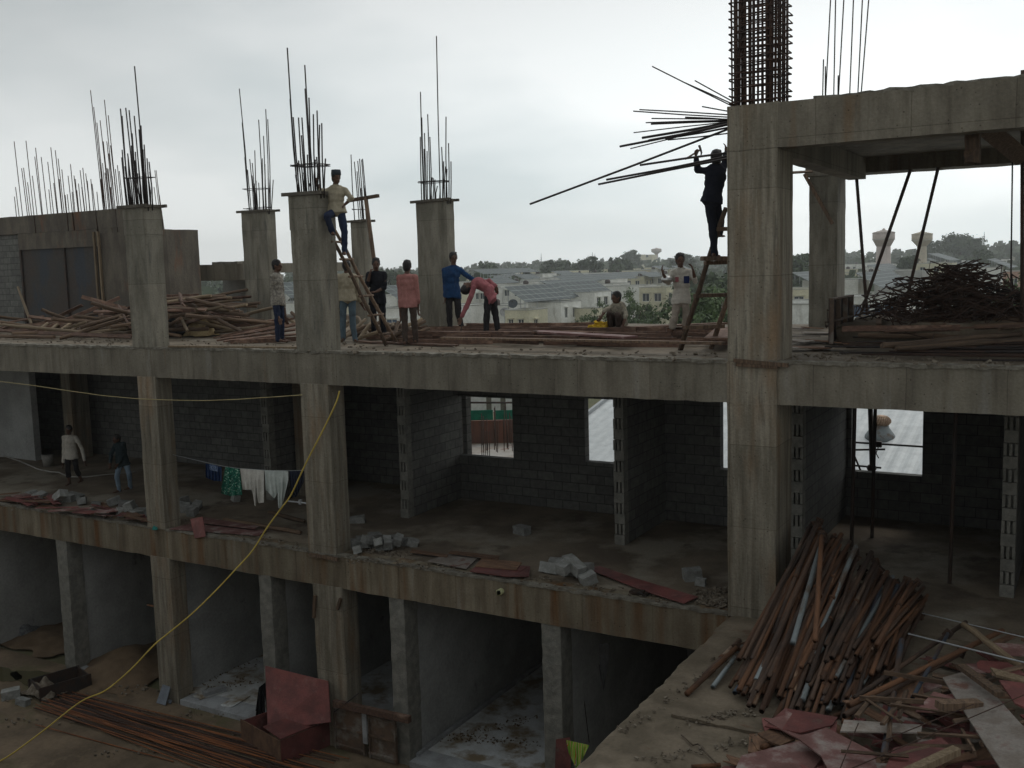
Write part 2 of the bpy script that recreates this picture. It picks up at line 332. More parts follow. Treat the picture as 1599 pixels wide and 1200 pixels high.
# ------------------------------------------------------------------ ground
GZ = -7.6
def sheet(name, x0, x1, y0, y1, z, m, seg=None, amp=0, fr=.6):
    mb = MB(); nx = max(1, int((x1-x0)/seg)) if seg else 1; ny = max(1, int((y1-y0)/seg)) if seg else 1
    vs = []
    for j in range(ny+1):
        for i in range(nx+1):
            x = x0+(x1-x0)*i/nx; y = y0+(y1-y0)*j/ny
            vs.append((x, y, z+(amp*(mnoise.noise((x*fr, y*fr, 3.1))+.4*mnoise.noise((x*fr*3.3, y*fr*3.3, 1.7))) if amp else 0)))
    mb.add(vs, [(j*(nx+1)+i, j*(nx+1)+i+1, (j+1)*(nx+1)+i+1, (j+1)*(nx+1)+i) for j in range(ny) for i in range(nx)], True)
    return structure(mb.build(name, m))
def gz(x, y):                                        # the town lies a little lower, with a low hill far to the right
    t = min(1, max(0, (y-22)/45)); d = math.hypot(x, y)
    h = GZ-.06-2.3*t*t*(3-2*t)
    if d > 380:
        k = min(1, (d-380)/350); a = math.atan2(x, y)
        h += k*k*(3-2*k)*max(0, 5+9*math.exp(-((a-.12)/.22)**2)+3*mnoise.noise((x*.004, y*.004, 0)))
    return h
gm = MB(); gn = 18.0; gx = int(2900/gn); gy = int(1750/gn)
gm.add([(-1450+2900*i/gx, -300+1750*j/gy, gz(-1450+2900*i/gx, -300+1750*j/gy)) for j in range(gy+1) for i in range(gx+1)],
       [(j*(gx+1)+i, j*(gx+1)+i+1, (j+1)*(gx+1)+i+1, (j+1)*(gx+1)+i) for j in range(gy) for i in range(gx)], True)
structure(gm.build('ground', town_ground))
sheet('site_ground', -40, .0, -14, .3, GZ, earth, .25, .035)
pd = MB()                                            # shallow puddle by the left shops
for cx_, cy_, rx, ry in ((-15.7, -.55, 1.2, .35), (-17.2, -.8, .9, .3)):
    pd.add([(cx_+rx*(1+.25*mnoise.noise((k*.7, cx_, 0)))*math.cos(k*math.pi/14), cy_+ry*(1+.3*mnoise.noise((k*.9, cy_, 4)))*math.sin(k*math.pi/14), GZ+.028) for k in range(28)], [tuple(range(28))])
structure(pd.build('water', wet))

# ------------------------------------------------------------------ the unfinished building
B = empty('unfinished_building', (0, 0, GZ), 'grey three storey concrete frame building under construction with open floors and starter bars', 'building')
S2, S1 = 0.0, -3.8
XL = -27.0; XR = 7.5; YB = 8.4
# upper deck and its front beam
d2 = MB(); d2.rbox(XL, XR, .36, YB, -.16, 0, .45, .012); d2.build('upper_slab', slab_dirt, B)
mb = MB(); mb.rbox(XL, XR, .0, .355, -.61, -.004, .16, .011); mb.build('front_beam', concrete, B)
mb = MB(); mb.rbox(XL, XR, -.018, .17, -.03, .018, .075, .022, 5); mb.build('slab_lip', rough_edge, B)
# lower deck, its front beam, terrace towards the camera
d1 = MB(); d1.rbox(XL, XR, .36, YB, S1-.16, S1, .45, .010); d1.build('middle_slab', floor_mid, B)
mb = MB(); mb.rbox(XL, .0, .0, .355, S1-.64, S1-.004, .16, .012); mb.build('middle_front_beam', beam_low, B)
mb = MB(); mb.rbox(XL, -.02, -.016, .13, S1-.03, S1+.008, .075, .02, 5); mb.build('middle_slab_lip', rough_edge, B)
def jag(y): return .02+.05*mnoise.noise((y*1.3, 0, 0))+.035*mnoise.noise((y*4.1, 2, 0))+.02*mnoise.noise((y*11, 5, 0))
tv = MB(); n = 150; ys = [-14+14.3*i/n for i in range(n+1)]; xs = [0, .12, .3, .6, 1, 1.5, 2, 2.6, 3.3, 4.2, 5.2, 6.4, 7.5]
vs = []
for yy in ys:
    for k, xx in enumerate(xs):
        px_ = xx+jag(yy)*(1 if k == 0 else .5 if k == 1 else 0)
        vs.append((px_, yy, S1+.018*mnoise.noise((xx*1.7, yy*1.7, 0))+.010*mnoise.noise((xx*6, yy*6, 1))-(.03 if k == 0 else 0)))
nb = len(vs); nx = len(xs)
for yy in ys: vs.append((jag(yy)*1.1+.03, yy, S1-.1+.02*mnoise.noise((yy*5, 0, 0))))
for yy in ys: vs.append((.10+jag(yy), yy, S1-.24))
fs = [(j*nx+i, j*nx+i+1, (j+1)*nx+i+1, (j+1)*nx+i) for j in range(n) for i in range(nx-1)]
fs += [(nb+j, j*nx, (j+1)*nx, nb+j+1) for j in range(n)]+[(nb+n+1+j, nb+j, nb+j+1, nb+n+2+j) for j in range(n)]
tv.add(vs, fs, False); tv.build('terrace_slab', slab_dirt, B)
mb = MB(); mb.bb(.35, .6, -14, -.02, GZ, S1-.2); mb.build('terrace_wall', plaster, B)

# columns: part name, x0, x1, y0, y1, z0, z1
def column(x0, x1, y0, y1, z0, z1, m=concrete_col, seg=.2, amp=.007):
    mb = MB(); mb.rbox(x0, x1, y0, y1, z0, z1, seg, amp); return mb.build('column', m, B)
cP1 = column(-12.70, -12.10, -.02, .42, S2-.01, 2.87, concrete_up)
cP2 = column(-8.22, -7.57, -.02, .46, S2-.01, 2.86, concrete_up)
cA = column(-15.58, -14.68, 6.2, 6.55, S2-.01, 3.12, concrete_up)
cB = column(-9.66, -8.79, 6.0, 6.32, S2-.01, 3.06, concrete_up)
xD0, xD1 = at(551, 430, 7.6).x, at(571, 430, 7.6).x
cD = column(xD0, xD1, 7.6, 7.9, S2-.01, 2.78, concrete_up)
cP3 = column(.0, .715, -.02, .80, S2-.01, 2.97, concrete_col)
cC = column(-.72, -.14, 7.6, 8.35, S2-.01, 3.15, concrete_up)
column(-12.64, -12.10, -.015, .40, S1-.01, -.60)
column(-8.19, -7.52, -.015, .42, S1-.01, -.60)
column(-.01, .71, -.025, .80, S1-.01, -.60)
mb = MB(); mb.rbox(-.012, .715, -.03, .36, -.62, .0, .16, .009); mb.build('column_joint', concrete_col, B)
column(-12.62, -12.05, -.012, .40, GZ-.1, S1-.62)
column(-8.13, -7.42, -.012, .42, GZ-.1, S1-.62)
for x0, x1 in ((-15.80, -15.44), (-9.56, -9.24), (-6.36, -6.03), (-3.21, -2.86), (-19.2, -18.9)):
    mb = MB(); mb.rbox(x0, x1, .02, .42, GZ-.1, S1-.62, .1, .012, 5); mb.build('pilaster', blockend, B)
# column bands: rougher collars where the pour stopped
for x0, x1, y1, z in ((-12.71, -12.09, .43, 2.30), (-8.23, -7.56, .47, 2.22)):
    mb = MB(); mb.rbox(x0, x1, -.028, y1, z, 2.88, .12, .004); mb.build('pour_band', concrete_up, B)
# shuttering boards clamped round the column heads
lip_m = mat('cement_caked_timber', (.13, .115, .092), (.085, .072, .058), 6, bump=.5)
def collar(x0, x1, y0, y1, z, ov=.13, par=None):
    for a, (c, d) in enumerate((((x0+x1)/2, y0-.035), ((x0+x1)/2, y1+.035))):
        mb = MB(); mb.box((c, d, z), (x1-x0+2*ov, .05, .062), Matrix.Rotation(R(U(-1.2, 1.2)), 3, 'Y')); mb.build('collar_board', lip_m, par)
    for c in (x0-.03, x1+.03):
        mb = MB(); mb.bb(c-.025, c+.025, y0-.005, y1+.005, z-.028, z+.028); mb.build('collar_board', lip_m, par)
for o, a in ((cP1, (-12.70, -12.10, -.02, .42, 2.87)), (cP2, (-8.22, -7.57, -.02, .46, 2.86)), (cA, (-15.58, -14.68, 6.2, 6.55, 3.12)), (cB, (-9.66, -8.79, 6., 6.32, 3.06)), (cD, (xD0, xD1, 7.6, 7.9, 2.78))):
    collar(*a, par=o)
# starter bars: (top pixels), read off each column head; every bar stands in the head's cage
def lerp_(a, b, f): return a+(b-a)*f
def ztop_px(t): return max(y for x, y in t)+20
def bars(col_, tops, xr, Yc, ztop, yspan, r=.0138, rb=None):
    tops = tops+[(x+U(2, 9), lerp_(y, ztop_px(tops), U(.35, .8))) for x, y in tops if U(0, 1) < .45]
    xl = min(t[0] for t in tops); xh = max(t[0] for t in tops)
    for i, (tx, ty) in enumerate(tops):
        yy = Yc+(yspan/2 if i % 2 else -yspan/2)*U(.8, 1)
        top = at(tx, ty, yy); f = (tx-xl)/max(1e-6, xh-xl)
        bx = at(xr[0]+(xr[1]-xr[0])*f+U(-1, 1), ty+60, yy).x
        mid = Vector((bx, yy, ztop)).lerp(top, .5)+Vector((U(-.02, .02), U(-.02, .02), 0))
        mb = MB(); mb.tube([(bx, yy, ztop-.1), mid, top], r, 5); mb.build('rebar', rebar_d, col_)
def ties(col_, x0, x1, y0, y1, zs, r=.009):
    for z in zs:
        mb = MB(); j = lambda: U(-.015, .015)
        mb.tube([(x0+j(), y0, z+j()), (x1+j(), y0, z+j()), (x1+j(), y1, z+j()), (x0+j(), y1, z+j()), (x0+j(), y0-.01, z+.01)], r, 5); mb.build('stirrup', rebar_d, col_)
q = lambda L_, s, ox, oy: [(ox+x/s, oy+y/s) for x, y in L_]
bars(cP1, q([(752,360),(762,405),(785,355),(806,370),(840,95),(838,405),(868,490),(880,465),(900,585),(918,670),(935,755),(820,590),(845,630),(780,720),(760,665),(895,700),(865,710),(797,640),(825,515)], 4, 0, 80), (196, 238), .2, 2.87, .28)
ties(cP1, -12.66, -12.14, .03, .38, (3.45,))
s38 = 1599/420
bars(cA, q([(128,338),(145,540),(243,523),(272,620),(285,460),(297,520),(220,705),(190,757),(205,780),(160,745),(177,820),(243,897),(280,790),(228,885)], s38, 340, 50), (382, 424), 6.37, 3.12, .24)
ties(cA, -15.52, -14.74, 6.24, 6.5, (3.2, 3.72))
bars(cP2, q([(413,95),(430,400),(448,508),(480,510),(500,510),(517,198),(519,338),(542,392),(568,490),(590,468),(605,553),(618,543),(497,615),(480,765),(512,840),(462,850),(580,760)], s38, 340, 50), (457, 507), .22, 2.86, .32)
ties(cP2, -8.17, -7.6, .03, .42, (3.36, 3.38))
bars(cD, q([(792,730),(812,772),(828,830),(832,768),(843,755),(855,760),(861,755),(868,910),(850,930)], s38, 340, 50), (553, 575), 7.75, 2.78, .2)
ties(cD, xD0+.04, xD1-.04, 7.64, 7.86, (3.1,))
bars(cB, q([(1205,357),(1204,625),(1213,510),(1229,602),(1248,490),(1261,625),(1275,865),(1291,878),(1300,25),(1331,685),(1319,888),(1343,770),(1357,505),(1363,815),(1372,662)], s38, 340, 50), (657, 703), 6.16, 3.06, .22)
ties(cB, -9.6, -8.85, 6.04, 6.28, (3.5, 3.52))

# upper right bay: roof beams and slab
mb = MB(); mb.rbox(.0, XR, -.012, .36, 2.98, 3.585, .16, .010); mb.build('roof_beam', concrete, B)
mb = MB(); mb.rbox(.002, .718, -.02, .80, 2.975, 3.60, .16, .008); mb.build('roof_column_joint', concrete_col, B)
mb = MB(); mb.rbox(.08, .42, .79, 7.58, 3.02, 3.44, .4, .006); mb.build('roof_beam', concrete, B)
mb = MB(); mb.rbox(-.8, XR, 7.58, 8.3, 3.15, 3.585, .3, .008); mb.build('roof_beam', concrete, B)
mb = MB(); mb.rbox(.0, XR, .365, 8.28, 3.45, 3.57, .4, .008); mb.build('roof_slab', concrete, B)
mb = MB(); mb.rbox(1.2, XR, -.005, .4, 3.57, 3.615, .09, .028, 5); mb.build('roof_edge_rubble', rough_edge, B)
# rebar cage rising from the big right column
cage = MB()
for i in range(11):
    f = i/10
    for yy in (.06, .68): cage.tube([(.05+.62*f+U(-.012, .012), yy+U(-.02, .02), 3.5), (.05+.62*f+U(-.02, .02), yy, 6.6)], .0135 if i not in (1, 9) else .02, 5)
    if i in (1, 2, 8, 9): cage.tube([(.07+.6*f, .10, 3.5), (.07+.6*f+U(-.02, .02), .1, 5.0+U(0, 1.3))], .016, 5)
for k in range(5):
    for xx in (.05, .67): cage.tube([(xx, .18+.11*k, 3.5), (xx, .18+.11*k, 6.6)], .0135, 5)
z = 3.64
while z < 6.6:
    j = lambda a=.012: U(-a, a)
    cage.tube([(.02+j(), .03, z+j(.02)), (.715+j(), .03, z+j(.02)), (.71+j(), .73, z+j(.02)), (.02+j(), .73, z+j(.02)), (.02, .02, z)], .0125, 4)
    if U(0, 1) < .95: cage.tube([(.2+j(), .03, z+.03), (.6+j(), .03, z+.02+j()), (.6+j(), .73, z+.03), (.2, .73, z+.03)], .010, 4)
    z += .105
cage.build('rebar_cage', rebar_m, cP3)
# beam bars sticking out to the left of the big column, waiting for the next beam
s33 = 1467/440
for tx, ty, rr, ys in ((728,347,.010,172),(882,425,.010,166),(950,421,.010,162),(630,580,.010,184),(662,572,.010,182),(725,618,.010,188),(695,640,.010,190),(722,647,.014,191),(632,692,.009,190),(560,764,.018,192),(676,719,.020,191),(710,733,.020,193),(797,723,.015,197),(615,775,.009,193),(92,1064,.0175,196),(490,937,.017,243),(448,961,.017,245),(665,861,.017,238),(988,556,.010,178),(810,730,.010,209),(900,612,.012,189),(860,640,.013,190)):
    yy = U(.1, .6); t = at(800+tx/s33, ty/s33, yy); st = at(1137, ys+U(-1, 1), yy); st.x = .05
    mb = MB(); mb.tube([st, st.lerp(t, .5)+Vector((0, 0, U(-.012, .012))), t], rr, 5); mb.build('rebar', rebar_d, cP3)
# bars on top of the rear roof column
for bx, by, tx, ty in ((1285,150,1297,0),(1301,140,1305,-5),(1305,140,1318,-5),(1324,142,1333,-5),(1336,140,1347,-5),(1338,140,1357,-5),(1283,150,1286,93),(1289,150,1289,104),(1308,145,1309,118)):
    b0 = at(bx, by, 7.95); b0.z = 3.5; mb = MB(); mb.tube([b0, at(tx, ty, 7.95)], .014, 5); mb.build('rebar', rebar_d, cC)

core_m = mat('dark_core_concrete', (.15, .128, .10), (.095, .08, .065), 1.4, coord='World', bump=.5, bscale=22, stretch=(2, 2, .6), stain=((.17, .085, .05), 1.2, (1.5, 1.5, .4), .55, .7))
# left rear core: shuttered wall, band beam, block infill
YW = 6.5
def A_(x, y): return at(x, y, YW)
mb = MB(); mb.rbox(A_(155, 400).x, A_(262, 400).x, YW, YW+1.2, -.02, 2.80, .3, .008); cW = mb.build('column', core_m, B)
x0, x1 = A_(0, 400).x-6, A_(155, 400).x
mb = MB(); mb.bb(x0, x1-.02, YW+.12, YW+.4, -.02, 2.93); mb.build('core_wall', block, B)
mb = MB(); mb.rbox(x0, A_(205, 340).x, YW+.02, YW+.5, 2.94, 3.5, .25, .012); mb.build('core_beam', core_m, B)
for a, b in ((34, 98), (102, 152)):
    mb = MB(); xa, xb = A_(a, 420).x, A_(b, 420).x; mb.bb(xa, xb, YW+.04, YW+.1, .0, 2.78); pn = mb.build('shutter_panel', form_dark, B)
    mb = MB(); mb.bb(xa-.05, xa+.03, YW-.02, YW+.04, .0, 2.8); mb.build('stiffener', steel_dark, pn)
mb = MB(); mb.rbox(A_(32, 400).x, A_(155, 400).x, YW-.03, YW+.018, 2.42, 2.93, .2, .008); mb.build('core_beam', core_m, B)
for a in (152, 159): mb = MB(); mb.bb(A_(a, 400).x-.04, A_(a, 400).x+.03, YW-.1, YW-.035, -.0, 2.85); mb.build('shutter_waler', wood_pale, B)
def bulk(name, tops, Yr, zb, par, lean=.25):
    mb = MB()
    for tx, ty in tops:
        yy = U(*Yr); t = at(tx, ty, yy); mb.tube([(t.x+lean*(t.z-zb)*.2+U(-.05, .05), yy, zb), t], .013, 5)
    for k in range(5): mb.tube([(A_(30, 340).x, U(*Yr), zb+.15+k*.12), (A_(185, 340).x, U(*Yr), zb+.1+k*.12)], .009, 4)
    o = mb.build('rebar', rebar_m, par); o['kind'] = 'stuff'
bulk('rebar', q([(88,565),(97,850),(90,910),(135,733),(147,730),(162,560),(172,820),(202,780),(217,660),(222,605),(257,662),(298,693),(317,602),(335,825),(345,620),(363,672),(386,740),(370,800),(305,865),(407,900),(420,895),(440,707),(425,780),(462,778),(470,800),(490,828),(500,745),(517,730),(535,765),(545,810),(567,800),(575,830),(565,245),(585,350),(605,448),(625,433),(645,565),(652,305),(676,402),(667,565),(690,590),(668,730),(675,735),(720,738),(733,713),(745,750),(715,820),(680,640),(640,700),(620,670),(700,780),(655,760),(630,800),(690,850),(605,880),(480,870),(510,850),(550,880),(450,880)], 4, 0, 80), (YW-.02, YW+.5), 2.75, cW)
for tx, ty in q([(967,745),(975,745),(985,830),(962,850),(995,900)], 4, 0, 80):
    t = at(tx, ty, YW+.3); mb = MB(); mb.tube([(t.x+.12, YW+.3, 2.7), t], .011, 5); mb.build('rebar', rebar_m, cW)
for k in range(4): mb = MB(); mb.tube([at(240, 340-k*7+26, YW+.28), at(253, 340-k*7+26, YW+.28)], .009, 4); mb.build('stirrup', rebar_m, cW)
mb = MB(); mb.rbox(A_(155, 400).x, A_(197, 400).x, YW+.03, YW+.6, 2.78, 2.95, .2, .008); mb.build('core_beam', core_m, B)
# low rear roof between the core and the next column
mb = MB(); mb.rbox(at(262, 440, 9).x, at(400, 440, 9).x+.5, 9, 9.4, at(320, 439, 9).z, at(320, 414, 9).z, .3, .012); mb.build('rear_beam', concrete, B)
mb = MB(); mb.rbox(at(262, 440, 9).x, at(400, 440, 9).x+.5, 9.42, 13.5, at(320, 439, 9).z+.2, at(320, 414, 9).z-.02, .5, .01); mb.build('rear_slab', concrete, B)
mb = MB(); xa = at(330, 412, 9).x; mb.rbox(xa, xa+1.1, 9.02, 9.5, at(320, 414, 9).z-.03, at(320, 414, 9).z+.075, .2, .02); mb.build('mortar_ridge', rough_edge, B)
mb = MB(); mb.bb(at(262, 440, 9).x-4, at(400, 440, 9).x+.6, YB+.02, 13.6, -.2, -.03); mb.build('rear_floor', slab_dirt, B)
mb = MB(); mb.bb(at(262, 440, 9).x-.2, at(305, 440, 9).x, 11.6, 11.8, -.03, at(320, 439, 9).z+.19); mb.build('rear_wall', plaster, B)

# middle storey: partitions of hollow block, back walls with openings
def partition(xc, y0, y1, z0, z1, m=block, th=.2, end=True):
    mb = MB(); mb.bb(xc-th/2, xc+th/2, y0+.21, y1, z0, z1); w = mb.build('partition_wall', m, B)
    if not end: return
    mb = MB(); z = z0; k = 0                            # toothed end: alternate courses show the block cells
    while z < z1-.05:
        h = min(.19, z1-z); oy = U(-.015, .02)
        if k % 2:
            for a in (-.1, -.022, .056): mb.bb(xc+a, xc+a+.044, y0+oy, y0+.2, z, z+h)
            mb.bb(xc-.055, xc+.055, y0+.1, y0+.2, z+.001, z+h-.002)
        else: mb.bb(xc-.1+U(-.008, .008), xc+.1, y0+oy, y0+.205, z, z+h)
        z += .2; k += 1
    mb.build('block_end', blockend, w)
partition(-8.02, 2.85, 5.0, S1, -.17); partition(-3.02, 2.8, 5.0, S1, -.17); partition(3.55, 2.55, 6.8, S1, -.17); partition(at(1244, 760, 3.2).x, 3.2, 6.8, S1, -.17)
partition(-11.95, 2.9, 5.5, S1, -.17)
mb = MB(); mb.bb(-11.7, -10.95, 3.6, 4.2, S1, -.17); mb.build('column', concrete_col, B)
xw = at(50, 650, 4).x
mb = MB(); mb.bb(xw-6, xw, 4, 4.2, S1, -.17); mb.build('partition_wall', plaster, B)
mb = MB(); mb.bb(at(98, 640, 4.6).x, at(112, 640, 4.6).x, 4.6, 5.2, S1, -.17); mb.build('column', concrete_col, B)
def wallx(x0, x1, y, holes, m=block):
    mb = MB(); mb.panel((x0, y, S1), (1, 0, 0), x1-x0, -.17-S1, .2, [(a-x0, b-x0, c-S1, d-S1) for a, b, c, d in holes]); return mb.build('back_wall', m, B)
wallx(-27, -8.1, 5.6, [])
w1 = wallx(-8.1, at(1244, 760, 3.2).x-.1, 5.0, [(at(718, 660, 5).x, at(804, 660, 5).x, -2.80, -1.44), (at(916, 660, 5).x, -3.2, -2.72, -1.36), (at(1127, 660, 5).x, at(1127, 660, 5).x+.75, -2.66, -1.28)])
mb = MB(); xa = at(700, 660, 4.85).x; mb.bb(xa, xa+.16, 4.78, 4.89, S1, -.17); mb.build('jamb_column', plaster, w1)
mb = MB(); xa = at(716, 660, 5).x; mb.bb(xa+.0, xa+.03, 4.86, 5.12, -2.9, -1.9); mb.build('jamb_board', wood, w1)
w2 = wallx(at(1244, 760, 3.2).x-.1, XR, 6.8, [(max(at(1244, 760, 3.2).x+.12, at(1331, 690, 6.8).x), at(1442, 690, 6.8).x, -2.87, -1.45)])
mb = MB(); mb.bb(-27, -26.8, .4, 8, S1, -.17); mb.build('side_wall', block, B)
mb = MB(); mb.bb(XR-.2, XR, .4, 8, S1, -.17); mb.build('side_wall', block, B)
# lower storey: shops
FZ = -7.50
for xc in (-19.05, -15.62, -12.35, -9.4, -6.2, -3.03):
    mb = MB(); mb.bb(xc-.12, xc+.12, .44, 6.0, GZ, S1-.17); mb.build('shop_wall', plaster, B)
mb = MB(); mb.bb(-27, .3, 6.0, 6.2, GZ, S1-.17); mb.build('shop_back_wall', plaster, B)
mb = MB(); mb.bb(.1, .34, .3, 6.0, GZ, S1-.17); mb.build('shop_wall', plaster, B)
mb = MB(); mb.bb(-27, .3, .36, .40, S1-.64, S1-.17); mb.build('shop_lintel', plaster, B)
for x0, x1, tl in ((-12.23, -9.52, 1), (-9.28, -6.33, 1), (-6.07, -3.16, 1), (-2.9, .09, 0)):
    mb = MB(); mb.bb(x0, x1, .5 if tl else .2, 5.99, GZ-.1, FZ); mb.build('shop_floor', tile if tl else floor_mid, B)
for x0, x1 in ((-12.0, -9.57), (-6.02, -3.22)):
    mb = MB(); mb.bb(x0, x1, -.02, .50, GZ-.1, FZ+.006); mb.build('door_step', kerbst, B)
mb = MB(); mb.bb(-6.06, -5.98, .2, 5.9, FZ-.1, FZ+.06); mb.build('floor_skirting', kerbst, B)
# yellowish pipe stub through the middle beam, planks nailed at the joints
p_ = at(782, 924, -.02); mb = MB()
mb.tube([p_+Vector((0, .03, 0)), p_+Vector((0, -.07, 0)), p_+Vector((0, -.07, 0)), p_+Vector((0, .02, 0))], [.055, .055, .04, .038], 12, cap=False); mb.build('pipe_stub', mat('yellowed_plastic_pipe', (.45, .45, .25), rough=.5), B)
for (xa, ya, xb, yb, Yp) in ((484, 866, 527, 874, -.06), (1146, 563, 1231, 571, -.07), (1150, 569, 1215, 573, -.055), (492, 930, 490, 965, -.04), (527, 952, 532, 935, -.05)):
    a, b = at(xa, ya, Yp), at(xb, yb, Yp); mb = MB(); mb.box((a+b)/2, ((b-a).length, .05, .055), Vector((1, 0, 0)).rotation_difference(b-a).to_matrix()); mb.build('nailed_batten', wood, B)

# wing under the camera, across the yard: unseen, added to block low sky light
NW = empty('unseen_wing_blocker', (0, -18, GZ), 'unseen opposite wing across the yard, added to hold low sky light off the building', 'building')
mb = MB(); mb.rbox(-30, 14, -22, -13.9, -.2, 0, .8, .01); mb.build('slab', slab_dirt, NW)
for x in (-28, -22, -16, -10, -4, 2.2, 10): mb = MB(); mb.bb(x, x+.6, -20.2, -19.6, 0, 2.9); mb.build('column', concrete_up, NW); mb = MB(); mb.bb(x, x+.6, -14.7, -14.1, GZ, -.2) if x < 0 else mb.bb(x, x+.6, -16.7, -16.1, GZ, -.2); mb.build('column', concrete_up, NW)
mb = MB(); mb.bb(-30, 14, -19.2, -19, GZ, -.2); mb.build('infill_wall', block, NW)

# ------------------------------------------------------------------ the town beyond
def solar_array(mb_posts, hi, ln_, wd, drop, zroof, par, n=0):
    """tilted rack: long edge along +Y, high edge on the -X side"""
    hi = Vector(hi); t = math.atan2(drop, wd); sl_ = math.hypot(wd, drop)
    me = MB(); me.box((sl_/2, ln_/2, 0), (sl_, ln_, .05)); o = me.build('solar_panel', solar, par, local=True)
    o.location = hi-par.location; o.rotation_euler = (0, t, 0)
    for k in range(int(ln_//3)+1):
        y = hi.y+.3+k*3
        if y > hi.y+ln_: break
        for f in (.12, .88):
            x = hi.x+wd*f; z = hi.z-drop*f-.03
            if z > zroof: mb_posts.tube([(x, y, zroof-.02), (x, y, z)], .045, 5)
def house(xc, yc, D, w, d, lab, m=white_wall, wins=(), wins2=(), door=None, arrays=(), pane=glass_dark, tank=False, par_h=.45, name='house'):
    P = far(xc, yc, D); g = gz(P.x, P.y+d/2)-.3; H = P.z-g
    wins = [(a, b, H-2.2+(c-3.4)*.35, e) for a, b, c, e in wins]; wins2 = [(a, b, H-2.2+(c-3.4)*.35, e) for a, b, c, e in wins2]
    h = empty(name, (P.x, P.y, g), lab, 'house')
    mb = MB()
    mb.panel((P.x-w, P.y+.1, g), (1, 0, 0), w, H, .2, [(a, a+b, c, c+e) for a, b, c, e in wins]+([(door[0], door[0]+door[1], .3, .3+door[2])] if door else []))
    mb.panel((P.x-.1, P.y+.2, g), (0, 1, 0), d-.2, H, .2, [(a, a+b, c, c+e) for a, b, c, e in wins2])
    mb.panel((P.x-w, P.y+d-.1, g), (1, 0, 0), w-.2, H, .2, [])
    mb.panel((P.x-w+.1, P.y+.2, g), (0, 1, 0), d-.4, H, .2, [])
    wl = mb.build('wall', m, h)
    mb = MB(); mb.bb(P.x-w+.2, P.x-.2, P.y+.2, P.y+d-.2, P.z-par_h-.2, P.z-par_h); mb.build('roof', roof_grey, h)
    mb = MB()                                          # parapet coping
    for a in ((P.x-w-.05, P.x+.05, P.y-.05, P.y+.22), (P.x-w-.05, P.x+.05, P.y+d-.22, P.y+d+.05), (P.x-.22, P.x+.05, P.y+.225, P.y+d-.225), (P.x-w-.05, P.x-w+.22, P.y+.225, P.y+d-.225)):
        mb.bb(*a, P.z+.002, P.z+.09)
    mb.build('parapet_coping', roof_grey, h)
    for (a, b, c, e), side in [(q_, 0) for q_ in wins]+[(q_, 1) for q_ in wins2]:
        def V(u, v, t): return Vector((P.x-w+u, P.y+.1+t, g+v)) if side == 0 else Vector((P.x-.1-t, P.y+.2+u, g+v))
        f = MB()
        for (u0, u1, v0, v1) in ((a+.003, a+b-.003, c+.003, c+.07), (a+.003, a+b-.003, c+e-.07, c+e-.003), (a+.003, a+.07, c+.072, c+e-.072), (a+b-.07, a+b-.003, c+.072, c+e-.072), (a+b/2-.03, a+b/2+.03, c+.072, c+e-.072)):
            A1, A2 = V(u0, v0, -.03), V(u1, v1, .03); f.bb(min(A1.x, A2.x), max(A1.x, A2.x), min(A1.y, A2.y), max(A1.y, A2.y), A1.z, A2.z)
        fo = f.build('window', white_wall, h)
        A1, A2 = V(a+.02, c+.02, .005), V(a+b-.02, c+e-.02, .02); p = MB(); p.bb(min(A1.x, A2.x), max(A1.x, A2.x), min(A1.y, A2.y), max(A1.y, A2.y), A1.z, A2.z); p.build('pane', pane, fo)
        s = MB(); A1, A2 = V(a-.1, c+e+.05, -.4), V(a+b+.1, c+e+.13, -.102); s.bb(min(A1.x, A2.x), max(A1.x, A2.x), min(A1.y, A2.y), max(A1.y, A2.y), A1.z, A2.z); s.build('sunshade', m, fo)
    if door: mb = MB(); mb.bb(P.x-w+door[0]+.01, P.x-w+door[0]+door[1]-.01, P.y+.12, P.y+.17, g+.3, g+.29+door[2]); mb.build('door', door_dark, h)
    ps = MB()
    for a in arrays: solar_array(ps, far(a[0], a[1], a[2]), a[3], a[4], a[5], P.z-par_h, h)
    ps.build('rack_posts', galv, h)
    if tank:
        t = MB(); c = Vector((P.x-w*.5, P.y+d*.6, P.z-par_h)); t.tube([c, c+Vector((0, 0, 1.0)), c+Vector((0, 0, 1.15)), c+Vector((0, 0, 1.25))], [.55, .55, .4, .2], 12); t.build('water_tank', steel_dark, h)
    return h, P
W1 = [(.6, 1.1, 3.9, 1.2), (2.6, 1.1, 3.9, 1.2)]
house(876, 473, 124, 4.6, 5.5, 'tall white stair block house behind the boards, dark slit windows on its cream side', wins2=[(.8, .8, 4.1, 1.3), (3.0, .9, 4.0, 1.2)], par_h=.9,
      arrays=[(787, 448, 121, 13, 3.0, 1.9)])
house(826, 485, 116, 3.2, 4.5, 'low cream house with two dark windows beside the satellite dishes', cream_wall, wins=[(.4, .7, 3.4, 1.2), (1.7, .8, 3.4, 1.2)], wins2=[(1, .9, 3.4, 1.1)])
h3, P3_ = house(794, 478, 131, 8, 6, 'white flat roofed house behind the bending worker', wins=[(1, 1, 3.2, 1.2), (3.4, 1, 3.2, 1.2)], tank=True)
house(928, 457, 140, 4.6, 5.5, 'white house with shaded cream side left of the squatting worker', wins2=[(.7, 1.2, 4.2, 1.2), (3, 1.2, 4.2, 1.2)], arrays=[(862, 442, 141, 14, 3.2, 2.0)])
house(929, 482, 126, 3.2, 3.2, 'small cream annex with a brown gate below the white house', cream_wall, door=(1.3, 1.2, 2.7), wins=[(.2, .7, 2.0, 1.2)])
